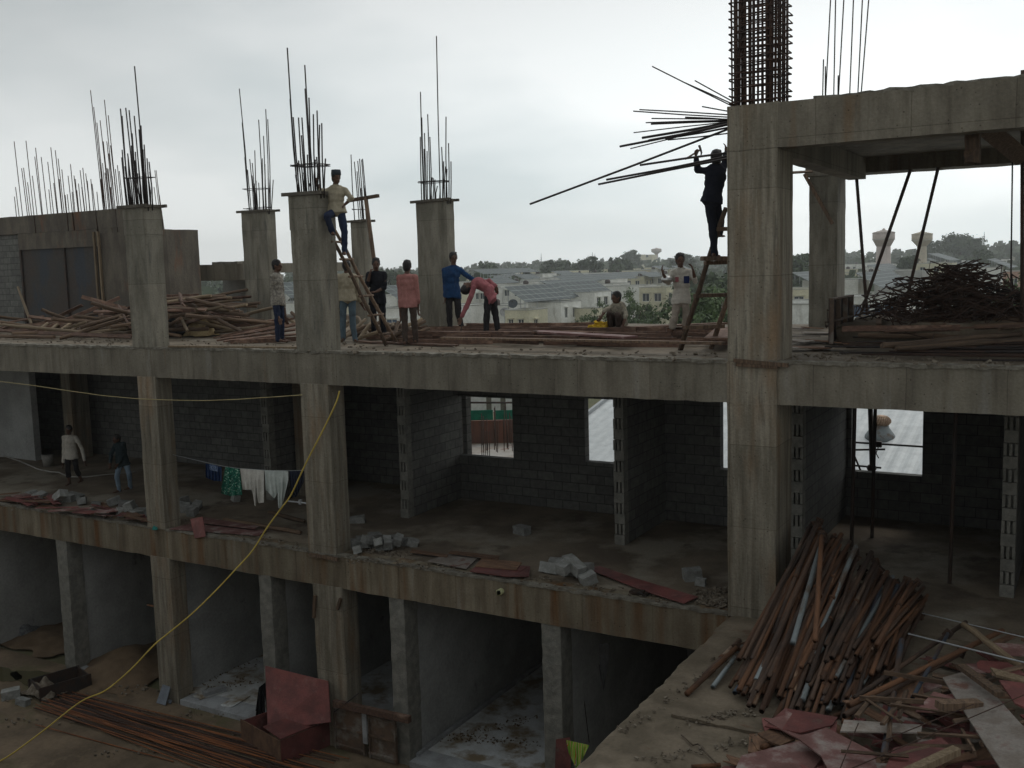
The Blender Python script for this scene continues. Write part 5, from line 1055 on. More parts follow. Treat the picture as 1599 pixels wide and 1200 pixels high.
# lines, cables and laundry
yrope = mat('yellow_plastic_pipe', (.62, .46, .10), (.52, .38, .08), 5, rough=.5, bump=0)
pts = [(530, 612, -.06), (525, 628, -.07), (505, 670, -.1), (478, 722, -.15), (455, 772, -.2), (440, 793, -.25), (418, 822, -.35), (395, 860, -.5), (370, 888, -.7), (335, 925, -.95), (300, 958, -1.25), (262, 990, -1.5), (240, 1008, -1.7), (205, 1045, -2.0), (165, 1078, -2.3), (125, 1098, -2.6), (60, 1146, -3.0), (0, 1190, -3.42), (-30, 1212, -3.6)]
mb = MB(); P = [at(x, y, Y_) for x, y, Y_ in pts]; P = [Vector((p.x+U(-.012, .012), p.y, max(p.z+U(-.015, .015), GZ+.03))) for p in P]
S = []
for i in range(len(P)-1):
    p0, p1, p2, p3 = P[max(0, i-1)], P[i], P[i+1], P[min(len(P)-1, i+2)]
    for k in range(5):
        t = k/5; S.append(.5*((2*p1)+(-p0+p2)*t+(2*p0-5*p1+4*p2-p3)*t*t+(-p0+3*p1-3*p2+p3)*t**3))
mb.tube(S+[P[-1]], .015, 8); tag(mb.build('yellow_hose', yrope), 'long yellow plastic hose hanging from the middle pillar down to the yard', 'hose')
wl = mat('pale_yellow_wire', (.55, .45, .22), rough=.6, bump=0)
mb = MB(); mb.tube([at(x, y, -.045) for x, y in ((-20, 592), (0, 596), (50, 602), (110, 611), (160, 618), (214, 623), (262, 625), (320, 626), (370, 624), (430, 620), (472, 617))], .008, 5); tag(mb.build('electric_wire', wl), 'thin yellow wire strung along the beam past the left pillar', 'wire')
mb = MB(); mb.tube([at(264, 709, .3), at(320, 722, .38), at(352, 729, .42), at(375, 732, .45), at(420, 735, .45), at(475, 735, .4)], .006, 5); tag(mb.build('clothes_line', galv), 'sagging thin clothes line between the left and middle pillars', 'line')
def hang(pts_top, drops, Yc, m, label, name='garment', waves=5, depth=.06, back=.8):
    """cloth folded over the line: front and shorter back sheet"""
    mb = MB(); n = 26; k = 9
    for sgn, fac in ((-1, 1), (1, back)):
        vs = []
        for j in range(k+1):
            for i in range(n+1):
                f = i/n; x, y = pl(pts_top, f); dy = np.interp(f, [d[0] for d in drops], [d[1] for d in drops])*fac; sh = np.interp(f, [d[0] for d in drops], [d[2] if len(d) > 2 else 0 for d in drops])
                t = j/k; vs.append(at(x+sh*t, y+dy*t, Yc+sgn*(.012+.02*t)+depth*t*math.sin(f*waves*6.28+sgn)*.6+.02*mnoise.noise((f*7, t*3, sgn))))
        b = len(vs); vs += [v+Vector((0, .006, 0)) for v in vs]
        fs = [(j*(n+1)+i, j*(n+1)+i+1, (j+1)*(n+1)+i+1, (j+1)*(n+1)+i) for j in range(k) for i in range(n)]; fs += [tuple(b+q_ for q_ in reversed(f)) for f in fs]; mb.add(vs, fs, True)
    o = mb.build(name, m); return tag(o, label, 'garment')
greenp = mat('green_speckled_cloth', (.01, .16, .10), (.01, .05, .04), 30, rough=.9, bump=.2, stain=((.35, .55, .42), 24, (1, 1, 1), .56, .62))
hang([(352, 729), (374, 733)], [(0, 42, -7), (.5, 44, -3), (1, 40, 4)], .43, greenp, 'green patterned skirt hanging on the clothes line', waves=3)
whitec = cloth('white_cotton', (.62, .60, .55), (.52, .50, .46))
hang([(375, 732), (412, 735)], [(0, 33, 4), (.45, 32, 2), (.5, 56, 4), (.66, 57, 0), (.7, 20, 0), (.82, 52, -3), (1, 50, 0)], .44, whitec, 'off white trousers hanging on the line next to the green skirt')
hang([(413, 735), (450, 736)], [(0, 30, 2), (.25, 44, 6), (.5, 34, 2), (.55, 58, 1), (.72, 60, 0), (.78, 20, 0), (.84, 58, -4), (1, 14, 0)], .44, cloth('pale_mint_cotton', (.56, .60, .57), (.46, .50, .47)), 'pale minty white long sleeved shirt hanging on the line')
hang([(452, 736), (474, 735)], [(0, 42, 2), (.5, 40, 0), (1, 18, 0)], .42, cloth('dark_navy', (.025, .03, .05)), 'dark navy garment hanging beside the middle pillar')
hang([(321, 724), (346, 730)], [(0, 22, 0), (.5, 24, 0), (1, 22, 0)], .42, cloth('navy_cloth', (.02, .04, .10)), 'navy blue cloth hanging left of the green skirt')
hang([(327, 725), (340, 728)], [(0, 9, 0), (1, 9, 0)], .40, cloth('pale_blue_print', (.20, .26, .36), (.05, .08, .16), scale=40), 'small pale printed cloth patch over the navy cloth', waves=1, depth=.01)
cloth_patch(at(242, 827, -.05), .12, .1, .08, 'small turquoise rag caught at the left pillar foot', cloth('turquoise_rag', (.05, .25, .22)), 'rag', 3)
mb = MB(); mb.tube([at(450, 783, .2), at(470, 785, .1), at(482, 787, .0)], .018, 6); mb.box(at(469, 784, .1), (.05, .05, .09)); tag(mb.build('tap_pipe', galv), 'short white tap pipe sticking out left of the middle pillar', 'pipe')

# things in the yard
bar_me = stick_proto('bar', rebar_m, .012, 6); bar_me2 = stick_proto('bar', mat('orange_rusted_bar', (.30, .11, .04), (.15, .06, .03), 6, rough=.8, bump=.2), .012, 6)
for i in range(58):
    f = U(0, 1); a = on(lerp(58, 110, f)+U(-14, 30), lerp(1103, 1084, f)+U(-6, 6), GZ+.03+U(0, .07)); b = on(lerp(395, 520, f)+U(-25, 25), lerp(1222, 1186, f)+U(-8, 12), GZ+.03+U(0, .07))
    if i == 0: a, b = on(56, 1132, GZ+.03), on(330, 1205, GZ+.03)
    k = random.random() < .4
    stick('rebar', bar_me2 if k else bar_me, a, a.lerp(b, U(.8, 1.1)), 'orange rusted bar in the long bundle on the yard ground' if k else 'dark rusty bar in the long bundle on the yard ground', 'rebar', 'orange bars in the yard bundle' if k else 'dark bars in the yard bundle')
TR = empty('mortar_tray', on(105, 1085, GZ), 'dark steel mortar tray lying at the end of the bar bundle', 'tray')
mb = MB(); a, b = on(66, 1096, GZ+.02), on(140, 1074, GZ+.02); d = (b-a).normalized(); s = Vector((-d.y, d.x, 0)); mid = (a+b)/2; Ln = (b-a).length; Rm = Matrix((d, s, Vector((0, 0, 1)))).transposed()
mb.box(mid+s*.35+Vector((0, 0, .02)), (Ln, .7, .02), Rm); mb.build('base', steel_dark, TR)
for c_, dm in ((s*0, (Ln+.1, .02, .3)), (s*.7, (Ln+.1, .02, .3)), (s*.35+d*Ln/2, (.02, .68, .3)), (s*.35-d*Ln/2, (.02, .68, .3))): mb = MB(); mb.box(mid+c_+Vector((0, 0, .16)), dm, Rm); mb.build('side', steel_dark, TR)
cloth_patch(mid+s*.35-d*.35+Vector((0, 0, .06)), .9, .55, .32, 'heap of grey mortar in the steel tray', rub, 'mortar', 6)
cloth_patch(on(205, 1042, GZ), 2.6, 2.6, .42, 'brown sand heap in the shop left of the left pillar', sand_m, 'sand_heap', 8); cloth_patch(on(90, 995, GZ), 2.6, 2.0, .2, 'low spread of brown sand in the leftmost shop', sand_m, 'sand_heap', 12)
cloth_patch(on(28, 985, GZ), 1.4, 1.0, .8, 'dark bulging sack in the leftmost shop', cloth('dark_sack', (.08, .085, .09), (.2, .2, .2), scale=14), 'sack', 9)
mb = MB(); a = on(118, 1045, GZ); mb.rbox(a.x-.1, a.x+1.0, a.y-.15, a.y+.15, GZ, GZ+.14, .1, .01); tag(mb.build('stone_slab', kerbst), 'grey stone slab lying at the pilaster foot', 'slab')
mb = MB(); mb.tube([Vector((-12.80, .2, GZ)), Vector((-12.80, .2, S1-.66))], .045, 10); e = mb.build('steel_prop', pipe_rust); tag(e, 'rusty upright steel prop touching the left pillar in the yard', 'prop'); mb = MB(); mb.box((-12.86, .12, -5.6), (.25, .03, .03)); mb.build('pin', pipe_rust, e)
for (pa, lab) in ((((245, 1098), (256, 1066), (269, 1066), (259, 1102)), 'blue grey stone tile leaning at the left pillar foot'), (((262, 1098), (268, 1085), (272, 1086), (267, 1100)), 'small grey tile shard beside the leaning tile')):
    lo = [on(*pa[0], GZ+.0), on(*pa[3], GZ+.0)]; Yt = lo[0].y+.22; hi = [at(*pa[1], Yt), at(*pa[2], Yt+.03)]; P_ = [lo[0], lo[1], hi[1], hi[0]]; mb = MB(); nn_ = (P_[1]-P_[0]).cross(P_[3]-P_[0]).normalized()*.02; mb.add(P_+[p+nn_ for p in P_], [(0, 1, 2, 3), (7, 6, 5, 4), (0, 4, 5, 1), (1, 5, 6, 2), (2, 6, 7, 3), (3, 7, 4, 0)]); tag(mb.build('stone_tile', mat('blue_grey_stone', (.20, .22, .25), (.15, .165, .19), 4)), lab, 'tile')
mb = MB(); a, b = on(318, 1085, FZ+.05), on(352, 1075, FZ+.05); board_between(mb, a, b, .16, .12); tag(mb.build('stone_block', kerbst), 'grey stone block lying on the shop step', 'block')
for k_, (x, y) in enumerate(((327, 1083), (368, 1094), (300, 1078))): P_ = on(x, y, FZ+.02); shard(P_.x, P_.y, P_.z, .6, .3, .012, U(0, 3), tile, ('white tile piece by the stone block on the shop step', 'white tile piece at the right end of the shop step', 'white tile piece at the left end of the shop step')[k_], None, name='tile_piece')
# red box and board by the middle pillar
def vquad(pix, Ys, th, m, label=None, par=None, name='panel'):
    P_ = [at(x, y, Y_) for (x, y), Y_ in zip(pix, Ys)]; nn_ = (P_[1]-P_[0]).cross(P_[2]-P_[0]).normalized()*th; mb = MB(); n = len(P_)
    mb.add(P_+[p+nn_ for p in P_], [tuple(range(n)), tuple(2*n-1-i for i in range(n))]+[(i+n, (i+1) % n+n, (i+1) % n, i) for i in range(n)]); o = mb.build(name, m, par); return tag(o, label, 'board') if label else o
vquad([(414, 1040), (512, 1064), (516, 1128), (418, 1140)], (-.18, -.12, -.32, -.6), .02, ply_red, 'large dark red board standing upright before the shop left of the middle pillar', name='board')
BX = empty('formwork_box', on(440, 1190, GZ), 'open box of dark red shuttering boards on the yard ground', 'box')
e0, e1, e2, e3 = on(378, 1160, GZ), on(440, 1196, GZ), on(524, 1160, GZ), on(462, 1130, GZ)
def side(a, b, h, nm, m): mb = MB(); d = (b-a); L_ = d.length; d.normalize(); s = Vector((-d.y, d.x, 0)); mb.box((a+b)/2+Vector((0, 0, h/2)), (L_, .02, h), Matrix((d, s, Vector((0, 0, 1)))).transposed()); mb.build(nm, m, BX)
side(e0, e1, .48, 'side', ply_brown); side(e1, e2, .48, 'front', ply_red); side(e2, e3, .44, 'side', ply_red); side(e3, e0, .44, 'rear', ply_red)
mb = MB(); P_ = [e1+Vector((0, 0, .5)), e2+Vector((0, 0, .5)), e2.lerp(e3, .45)+Vector((0, 0, .56)), e1.lerp(e0, .42)+Vector((0, 0, .56))]; mb.add(P_+[p+Vector((0, 0, .02)) for p in P_], [(3, 2, 1, 0), (4, 5, 6, 7), (0, 1, 5, 4), (1, 2, 6, 5), (2, 3, 7, 6), (3, 0, 4, 7)]); mb.build('lid', ply_red, BX)
hang([(404, 1074), (414, 1066)], [(0, 46, -5), (.5, 50, -3), (1, 52, 0)], -.02, cloth('black_cloth', (.012, .012, .013)), 'black cloth hanging beside the upright red board', waves=2)
FP = empty('shutter_gate', on(582, 1180, GZ), 'rusty steel shutter panels under a timber beam closing the shop right of the middle pillar', 'shutter')
for nm, xs in (('panel', (524, 571)), ('panel', (577, 620))):
    x0, x1 = at(xs[0], 1140, -.06).x, at(xs[1], 1140, -.06).x; mb = MB(); mb.bb(x0, x1, -.08, -.06, GZ+.02, -6.72); pn = mb.build(nm, form_rust, FP)
    for z in (-7.5, -7.15, -6.78): mb = MB(); mb.bb(x0, x1, -.12, -.082, z, z+.035); mb.build('rib', form_rust, pn)
    for x in (x0+.01, x1-.04): mb = MB(); mb.bb(x, x+.03, -.115, -.083, GZ+.03, -6.73); mb.build('edge_rib', form_rust, pn)
mb = MB(); x = at(574, 1140, -.06).x; mb.bb(x-.05, x+.05, -.15, -.122, GZ+.3, -6.7); mb.build('strap', kerbst, FP)
mb = MB(); board_between(mb, at(522, 1098, -.16), at(640, 1124, -.16), .1, .12); mb.build('timber_beam', wood_red, FP)
mb = MB(); mb.tube([at(522, 1112, -.2), at(560, 1083, -.2)], .012, 5); mb.build('tie_wire', rebar_d, FP)
# things in the shops right of the middle pillar
hang([(930, 1008), (952, 1004)], [(0, 40, 6), (.4, 72, 4), (.75, 74, -4), (1, 30, -2)], 1.6, cloth('grey_rag', (.25, .25, .25)), 'grey cloth hanging on the wall of the right lower shop', waves=2)
mb = MB(); mb.box(at(909, 1065, 1.0), (.06, .03, .12)); mb.tube([at(910, 1070, .98), at(914, 1110, .95), at(920, 1160, .9)], .007, 5); tag(mb.build('switch_cable', steel_dark), 'switch with dangling dark cable on the right lower shop wall', 'cable')
vquad([(868, 1155), (890, 1152), (892, 1215), (866, 1215)], (-.25, -.22, -.3, -.35), .02, ply_red, 'dark red board standing at the foot of the terrace edge', name='board')
cm = bpy.data.materials.new('striped_cloth'); cm.use_nodes = True; t = cm.node_tree; w_ = t.nodes.new('ShaderNodeTexWave'); w_.inputs['Scale'].default_value = 3.2; w_.inputs['Distortion'].default_value = 1.5; rp = t.nodes.new('ShaderNodeValToRGB'); rp.color_ramp.interpolation = 'CONSTANT'
for pos, c in ((0, (.30, .55, .05, 1)), (.3, (.65, .60, .5, 1)), (.45, (.62, .22, .02, 1)), (.72, (.28, .5, .06, 1))):
    el = rp.color_ramp.elements.new(pos); el.color = c
tcx = t.nodes.new('ShaderNodeTexCoord'); t.links.new(tcx.outputs['Object'], w_.inputs['Vector']); t.links.new(w_.outputs['Fac'], rp.inputs[0]); t.links.new(rp.outputs[0], t.nodes['Principled BSDF'].inputs['Base Color']); t.nodes['Principled BSDF'].inputs['Roughness'].default_value = .95
hang([(884, 1156), (920, 1164)], [(0, 20, 4), (.4, 42, 2), (.7, 30, -2), (1, 8, -4)], -.42, cm, 'green and orange striped cloth hanging by the terrace edge', waves=3)
# bucket, hose inside the left rooms
P_ = Vector((at(75, 720, 3.6).x, 3.6, S1)); e = empty('bucket', P_, 'pale plastic bucket in the dark left room', 'bucket'); mb = MB(); mb.tube([P_+Vector((0, 0, .04)), P_+Vector((0, 0, 0)), P_+Vector((0, 0, .34)), P_+Vector((0, 0, .34)), P_+Vector((0, 0, .05))], [.01, .13, .18, .165, .12], 16); mb.build('body', mat('dirty_white_plastic', (.32, .30, .27), bump=.05), e); mb = MB(); mb.tube([P_+Vector((.18*math.cos(a_), .05, .34-.16*math.sin(a_))) for a_ in np.linspace(0, 3.14, 9)], .006, 5); mb.build('handle', steel_dark, e)
mb = MB(); mb.tube([on(x, y, S1+.03) for x, y in ((5, 712), (30, 720), (60, 733), (78, 737), (92, 738), (108, 745), (135, 745), (160, 742), (195, 739), (212, 737))], .02, 6); tag(mb.build('floor_hose', mat('dusty_grey_hose', (.42, .40, .36), bump=.1)), 'pale hose snaking over the dark left floor', 'hose')
# yellow container by the squatting man, green bottle by the ladder
P_ = on(940, 519, .12); e = empty('yellow_basin', P_, 'crumpled yellow bag beside the squatting worker', 'bag'); cloth_m = cloth('yellow_bag', (.62, .40, .03), (.45, .28, .03), scale=14)
mb = MB(); mb.rbox(P_.x-.22, P_.x+.16, P_.y-.14, P_.y+.14, P_.z-.06, P_.z+.14, .05, .05, 6); mb.build('body', cloth_m, e); mb = MB(); mb.rbox(P_.x-.1, P_.x+.08, P_.y-.1, P_.y+.08, P_.z+.13, P_.z+.2, .04, .05, 8); mb.build('twisted_neck', cloth_m, e); e.name = 'plastic_bag'
P_ = on(1075, 530, .05); mb = MB(); mb.tube([P_-Vector((.1, 0, 0)), P_, P_+Vector((.06, 0, 0)), P_+Vector((.1, 0, 0)), P_+Vector((.14, 0, 0))], [.045, .05, .045, .018, .018], 10); tag(mb.build('bottle', mat('green_bottle', (.05, .35, .15), rough=.3, bump=0)), 'small green bottle lying between the ladder rails', 'bottle')

# ------------------------------------------------------------------ people
VIEWROT = -YAW
PENDING = []
def remesh(mb, name, voxel, m, parent, smooth=3, wrinkle=0, seed=0):
    me = mb.mesh(name); o = bpy.data.objects.new(name, me); link(o, parent)
    r = o.modifiers.new('r', 'REMESH'); r.mode = 'VOXEL'; r.voxel_size = voxel; r.use_smooth_shade = True
    s = o.modifiers.new('s', 'SMOOTH'); s.factor = .5; s.iterations = smooth
    PENDING.append((o, m, wrinkle, seed)); return o
def finish_people():
    dg = bpy.context.evaluated_depsgraph_get(); done = []
    for o, m, wrinkle, seed in PENDING: done.append(bpy.data.meshes.new_from_object(o.evaluated_get(dg)))
    for (o, m, wrinkle, seed), nm in zip(PENDING, done):
        o.modifiers.clear(); o.data = nm
        if wrinkle:
            n_ = len(nm.vertices); co = np.empty(n_*3, 'f'); no = np.empty(n_*3, 'f'); nm.vertices.foreach_get('co', co); nm.vertex_normals.foreach_get('vector', no)
            co = co.reshape(-1, 3); w_ = np.array([mnoise.noise((x*9+seed, y*9, z_*13))+.6*mnoise.noise((x*21+seed, y*21, z_*9)) for x, y, z_ in co.tolist()], 'f')
            nm.vertices.foreach_set('co', (co+no.reshape(-1, 3)*(w_*wrinkle)[:, None]).ravel()); nm.update()
        nm.materials.clear(); nm.materials.append(m)
        for p in nm.polygons: p.use_smooth = True
def person(label, foot, plane, face, shirt, trousers, J=None, h=1.64, sleeves='long', legs='long', headface=None, cap=None, barefoot=True, fist=(), hem=.47, head_tilt=None, pocket=False):
    """joints default to an upright stance and are overridden by photo picks (x, y, depth offset)"""
    P = on(*foot, plane[1]) if plane[0] == 'z' else at(*foot, plane[1])
    e = empty('person', P, label, 'person', rz=VIEWROT)
    s = (P-CAM).dot(FW)/FPX
    ph = R(face); f = Vector((math.sin(ph), -math.cos(ph), 0)); l = Vector((math.cos(ph), math.sin(ph), 0)); z = Vector((0, 0, 1))
    def D(side, fw, up): return l*side*h+f*fw*h+z*up*h
    j = dict(pelvis=D(0, 0, .525), waist=D(0, 0, .61), chest=D(0, .005, .73), neck=D(0, .0, .825), head=D(0, .02, .93))
    for sd_, k in (('L', 1), ('R', -1)):
        j.update({'sh'+sd_: D(.100*k, 0, .812), 'el'+sd_: D(.128*k, -.02, .625), 'wr'+sd_: D(.135*k, .03, .485), 'hip'+sd_: D(.052*k, 0, .52), 'kn'+sd_: D(.058*k, .012, .285), 'an'+sd_: D(.062*k, -.01, .045)})
    fd = {'L': f, 'R': f}
    for k, v in (J or {}).items():
        if k in ('toeL', 'toeR'): fd[k[-1]] = Vector(v).normalized(); continue
        j[k] = Vector(((v[0]-foot[0])*s, v[2] if len(v) > 2 else 0, (foot[1]-v[1])*s))
    for q_ in ('shL', 'shR'): j[q_] = j[q_]-z*.032
    k_ = h/1.64
    up = (j['head']-j['neck']).normalized(); j['head'] = j['head']-up*.012*h
    hf_ = R(face if headface is None else headface); hf = Vector((math.sin(hf_), -math.cos(hf_), 0)); hl = Vector((math.cos(hf_), math.sin(hf_), 0))
    if head_tilt: hu = Vector(head_tilt).normalized()
    else: hu = z
    hf = (hf-hu*hf.dot(hu)).normalized(); hl = hu.cross(hf)*-1
    if hl.length < .1: hl = l
    b = MB(); H_ = j['head']; ax = (hl, hf, hu)
    b.ell(H_+hu*.015*k_, (.074*k_, .092*k_, .108*k_), ax, 16, 12); b.ell(H_+hf*.03*k_-hu*.055*k_, (.054*k_, .058*k_, .058*k_), ax)       # skull, jaw
    b.ell(H_+hf*.096*k_-hu*.012*k_, (.013*k_, .02*k_, .026*k_), ax); b.ell(H_+hf*.082*k_+hu*.022*k_, (.05*k_, .012*k_, .012*k_), ax)      # nose, brow
    b.ell(H_+hf*.086*k_-hu*.052*k_, (.024*k_, .01*k_, .011*k_), ax)                                                                         # lips
    for q_ in (-1, 1): b.ell(H_+hl*q_*.076*k_-hf*.008*k_, (.012*k_, .022*k_, .03*k_), ax)                                                   # ears
    b.caps(j['neck']-up*.02, H_-hu*.05*k_-hf*.01, .054*k_, .05*k_)
    latc = (j['shL']-j['shR']); lat = latc.normalized(); lath = (j['hipL']-j['hipR']).normalized()
    def torso(mb, inf, low=None):
        sp = (j['neck']-j['pelvis']).normalized()
        for c, rr, lt in ((j['pelvis'], (.150, .098, .10), lath), (j['pelvis'].lerp(j['waist'], .6), (.138, .092, .10), lath), (j['waist'], (.134, .088, .11), lath.lerp(lat, .5).normalized()), (j['waist'].lerp(j['chest'], .5), (.140, .094, .11), lat), (j['chest'], (.152, .102, .13), lat), (j['chest'].lerp(j['neck'], .55), (.138, .082, .085), lat)):
            t = (lt-sp*lt.dot(sp)).normalized(); mb.ell(c, tuple(a*k_+inf for a in rr), (t, sp.cross(t), sp), 14, 9)
        for q_ in 'LR': mb.caps(j['neck']-sp*.035, j['sh'+q_], .048*k_+inf*.6, .046*k_+inf*.6)
    torso(b, -.006)
    for q_ in 'LR':
        kq = 1 if q_ == 'L' else -1
        S_, E_, W_ = j['sh'+q_], j['el'+q_], j['wr'+q_]
        b.caps(S_, E_, .048*k_, .037*k_); b.caps(E_, E_.lerp(W_, .4), .039*k_, .036*k_); b.caps(E_.lerp(W_, .4), W_, .036*k_, .025*k_)
        hd = (W_-E_).normalized()
        if 'hd'+q_ in j: hd = (j['hd'+q_]-W_).normalized()
        side = (f-hd*f.dot(hd)); side = side.normalized() if side.length > .3 else (l-hd*l.dot(hd)).normalized()   # thumb side
        pn_ = hd.cross(side)*kq*-1
        b.ell(W_+hd*.05*k_, (.042*k_, .018*k_, .055*k_), (side, pn_, hd), 10, 8)
        curl = 1.0 if q_ in fist else .38
        for n_, (o_, L_) in enumerate(((.029, .072), (.010, .080), (-.010, .075), (-.028, .060))):
            k0 = W_+hd*.088*k_+side*o_*k_; d1 = (hd*math.cos(curl)+pn_*math.sin(curl)).normalized(); d2 = (hd*math.cos(curl*2.3)+pn_*math.sin(curl*2.3)).normalized()
            k1 = k0+d1*L_*.5*k_; b.caps(k0-hd*.02, k1, .0095*k_, .0088*k_, 7); b.caps(k1, k1+d2*L_*.5*k_, .0088*k_, .0075*k_, 7)
        t0 = W_+hd*.03*k_+side*.035*k_; t1 = t0+(hd*.7+side*.55+pn_*.3).normalized()*.04*k_; b.caps(t0, t1, .012*k_, .010*k_, 7); b.caps(t1, t1+(hd*.8+pn_*.6).normalized()*.028*k_, .010*k_, .008*k_, 7)
        Hp, K_, A_ = j['hip'+q_], j['kn'+q_], j['an'+q_]
        b.caps(Hp, K_, .070*k_, .048*k_); b.caps(K_, K_.lerp(A_, .35), .050*k_, .053*k_); b.caps(K_.lerp(A_, .35), A_, .053*k_, .033*k_)
        ft = fd[q_]; base = A_-z*.045*k_
        b.caps(base+ft*-.045*k_+z*.032*k_, base+ft*.10*k_+z*.026*k_, .032*k_, .026*k_); b.ell(base+ft*.15*k_+z*.018*k_, (.042*k_, .05*k_, .018*k_), (ft.cross(z), ft, z), 10, 6)
        b.caps(A_, base+ft*.06*k_+z*.035*k_, .034*k_, .03*k_)
        for n_ in range(5): c = base+ft*(.185-.012*abs(n_-1)-.006*n_)*k_+ft.cross(z)*(-.032+.016*n_)*kq*k_+z*.014*k_; b.ell(c, (.009, .016, .009), (ft.cross(z), ft, z), 6, 5)
    body = remesh(b, 'body', .0085*k_, skin, e, 2)
    # hair, eyes
    hb = MB(); hb.ell(H_+hu*.038*k_-hf*.017*k_, (.088*k_, .102*k_, .106*k_), ax, 16, 10); hb.ell(H_-hf*.045*k_-hu*.005*k_, (.078*k_, .062*k_, .092*k_), ax)
    for n_ in range(9): a = n_*.7; hb.ell(H_+hu*(.10+.012*math.sin(a*3))*k_+hl*.05*math.cos(a)*k_+hf*(.045*math.sin(a)-.01)*k_, (.03*k_, .03*k_, .022*k_), ax, 8, 6)
    remesh(hb, 'hair', .009, hairm, e, 2, .005, foot[0])
    for q_ in (-1, 1): eb = MB(); eb.ell(H_+hf*.085*k_+hl*q_*.03*k_+hu*.006*k_, (.011*k_, .007*k_, .007*k_), ax, 8, 6); eb.build('eye', mat('dark_eye', (.02, .015, .012), rough=.3, bump=0), e, local=True)
    if cap:
        cb = MB(); cb.tube([H_+hu*.045*k_, H_+hu*.10*k_, H_+hu*.145*k_], [.094*k_, .092*k_, .085*k_], 16); cb.build('cap', cap, e, local=True)
    # shirt
    sp = (j['neck']-j['pelvis']).normalized(); sb = MB(); torso(sb, .016)
    hm_ = j['pelvis']-sp*(.525-hem)*h; t = (lath-sp*lath.dot(sp)).normalized(); s2 = sp.cross(t); vs_ = []
    for c_, ra, rb in ((j['waist'], .150, .105), (j['pelvis'], .176, .128), (hm_, .186, .138)):
        for n_ in range(20): a_ = n_*math.pi/10; vs_.append(c_+t*ra*k_*math.cos(a_)+s2*rb*k_*math.sin(a_)+sp*(.012*math.sin(3*a_+foot[0]) if c_ is hm_ else 0))
    sb.add(vs_, [(r_*20+n_, r_*20+(n_+1) % 20, r_*20+20+(n_+1) % 20, r_*20+20+n_) for r_ in (0, 1) for n_ in range(20)]+[tuple(reversed(range(20))), tuple(40+n_ for n_ in range(20))])
    sb.ell(j['neck']-sp*.005, (.068*k_, .066*k_, .03*k_), (lat, sp.cross(lat), sp), 12, 6)
    for q_ in 'LR':
        S_, E_, W_ = j['sh'+q_], j['el'+q_], j['wr'+q_]
        if sleeves == 'short': sb.caps(S_, S_.lerp(E_, .75), .058*k_, .058*k_)
        else:
            sb.caps(S_, E_, .058*k_, .049*k_); en = {'long': .88, 'half': .35}[sleeves]; sb.caps(E_, E_.lerp(W_, en), .052*k_, .043*k_)
    remesh(sb, 'shirt', .012*k_, shirt, e, 3, .011, foot[0])
    ft_ = sp.cross(lat); ft_ = ft_ if ft_.dot(f) > 0 else -ft_
    cb_ = MB()
    for q_ in (-1, 1): cb_.box(j['neck']+lat*q_*.045*k_+ft_*.058*k_-sp*.012*k_, (.055*k_, .014, .04*k_), Matrix((lat, ft_.cross(lat).cross(lat)*-1 if False else ft_, sp)).transposed() @ Matrix.Rotation(R(28*q_), 3, 'Y'))
    cb_.build('collar', shirt, e, local=True)
    if pocket:
        pb = MB(); pb.box(j['chest']+lat*.07*k_+ft_*.118*k_-sp*.01, (.10, .012, .13), Matrix((lat, ft_, sp)).transposed()); pb.build('pocket', cloth('navy_patch', (.02, .03, .10)), e, local=True)
        pb = MB(); pb.box(j['chest']-lat*.10*k_+ft_*.105*k_+sp*.0, (.06, .012, .09), Matrix((lat, ft_, sp)).transposed()); pb.build('pocket', pink2, e, local=True)
    tb = MB()
    tb.ell(j['pelvis']+sp*.03, (.150*k_, .104*k_, .10*k_), (t, sp.cross(t), sp), 14, 9)
    for q_ in 'LR':
        Hp, K_, A_ = j['hip'+q_], j['kn'+q_], j['an'+q_]; tb.caps(Hp, K_, .083*k_, .064*k_)
        if legs == 'long': tb.caps(K_, A_, .066*k_, .052*k_)
        elif legs == 'capri': tb.caps(K_, K_.lerp(A_, .45), .070*k_, .068*k_)
    remesh(tb, 'trousers', .012*k_, trousers, e, 3, .010, foot[1])
    return e, j, s
beige = cloth('beige_shirt', (.40, .35, .26), (.32, .28, .20)); check = cloth('grey_check_shirt', (.36, .33, .28), (.17, .155, .135), scale=26)
denim_d = cloth('dark_denim', (.026, .036, .07)); denim_g = cloth('grey_blue_denim', (.10, .14, .17)); denim_l = cloth('light_denim', (.22, .29, .36)); black = cloth('black_cotton', (.014, .015, .02)); pinks = cloth('pink_shirt', (.40, .185, .165), (.31, .14, .125)); pink2 = cloth('rose_shirt', (.36, .13, .14), (.27, .095, .105))
bluek = cloth('blue_kurta', (.018, .06, .15), (.014, .042, .11)); brownt = cloth('brown_trousers', (.075, .055, .045)); charc = cloth('charcoal_trousers', (.03, .028, .03)); khaki = cloth('dusty_khaki', (.36, .31, .26), (.27, .23, .19)); whites = cloth('white_shirt', (.52, .48, .42), (.42, .39, .34)); greysh = cloth('sandy_grey_shirt', (.40, .36, .28), (.22, .2, .16), scale=20)
capm = cloth('grey_cap', (.05, .06, .075))
person('man in checked shirt and dark jeans standing beside the fan of planks, looking right', (437, 533), ('z', .05), 78, check, denim_d, dict(elR=(431, 474, -.05), wrR=(440, 497, -.14), elL=(442, 474, .2), wrL=(446, 496, .12), anL=(439, 531, .08), anR=(435, 531, -.04)), h=1.68, sleeves='half', hem=.44)
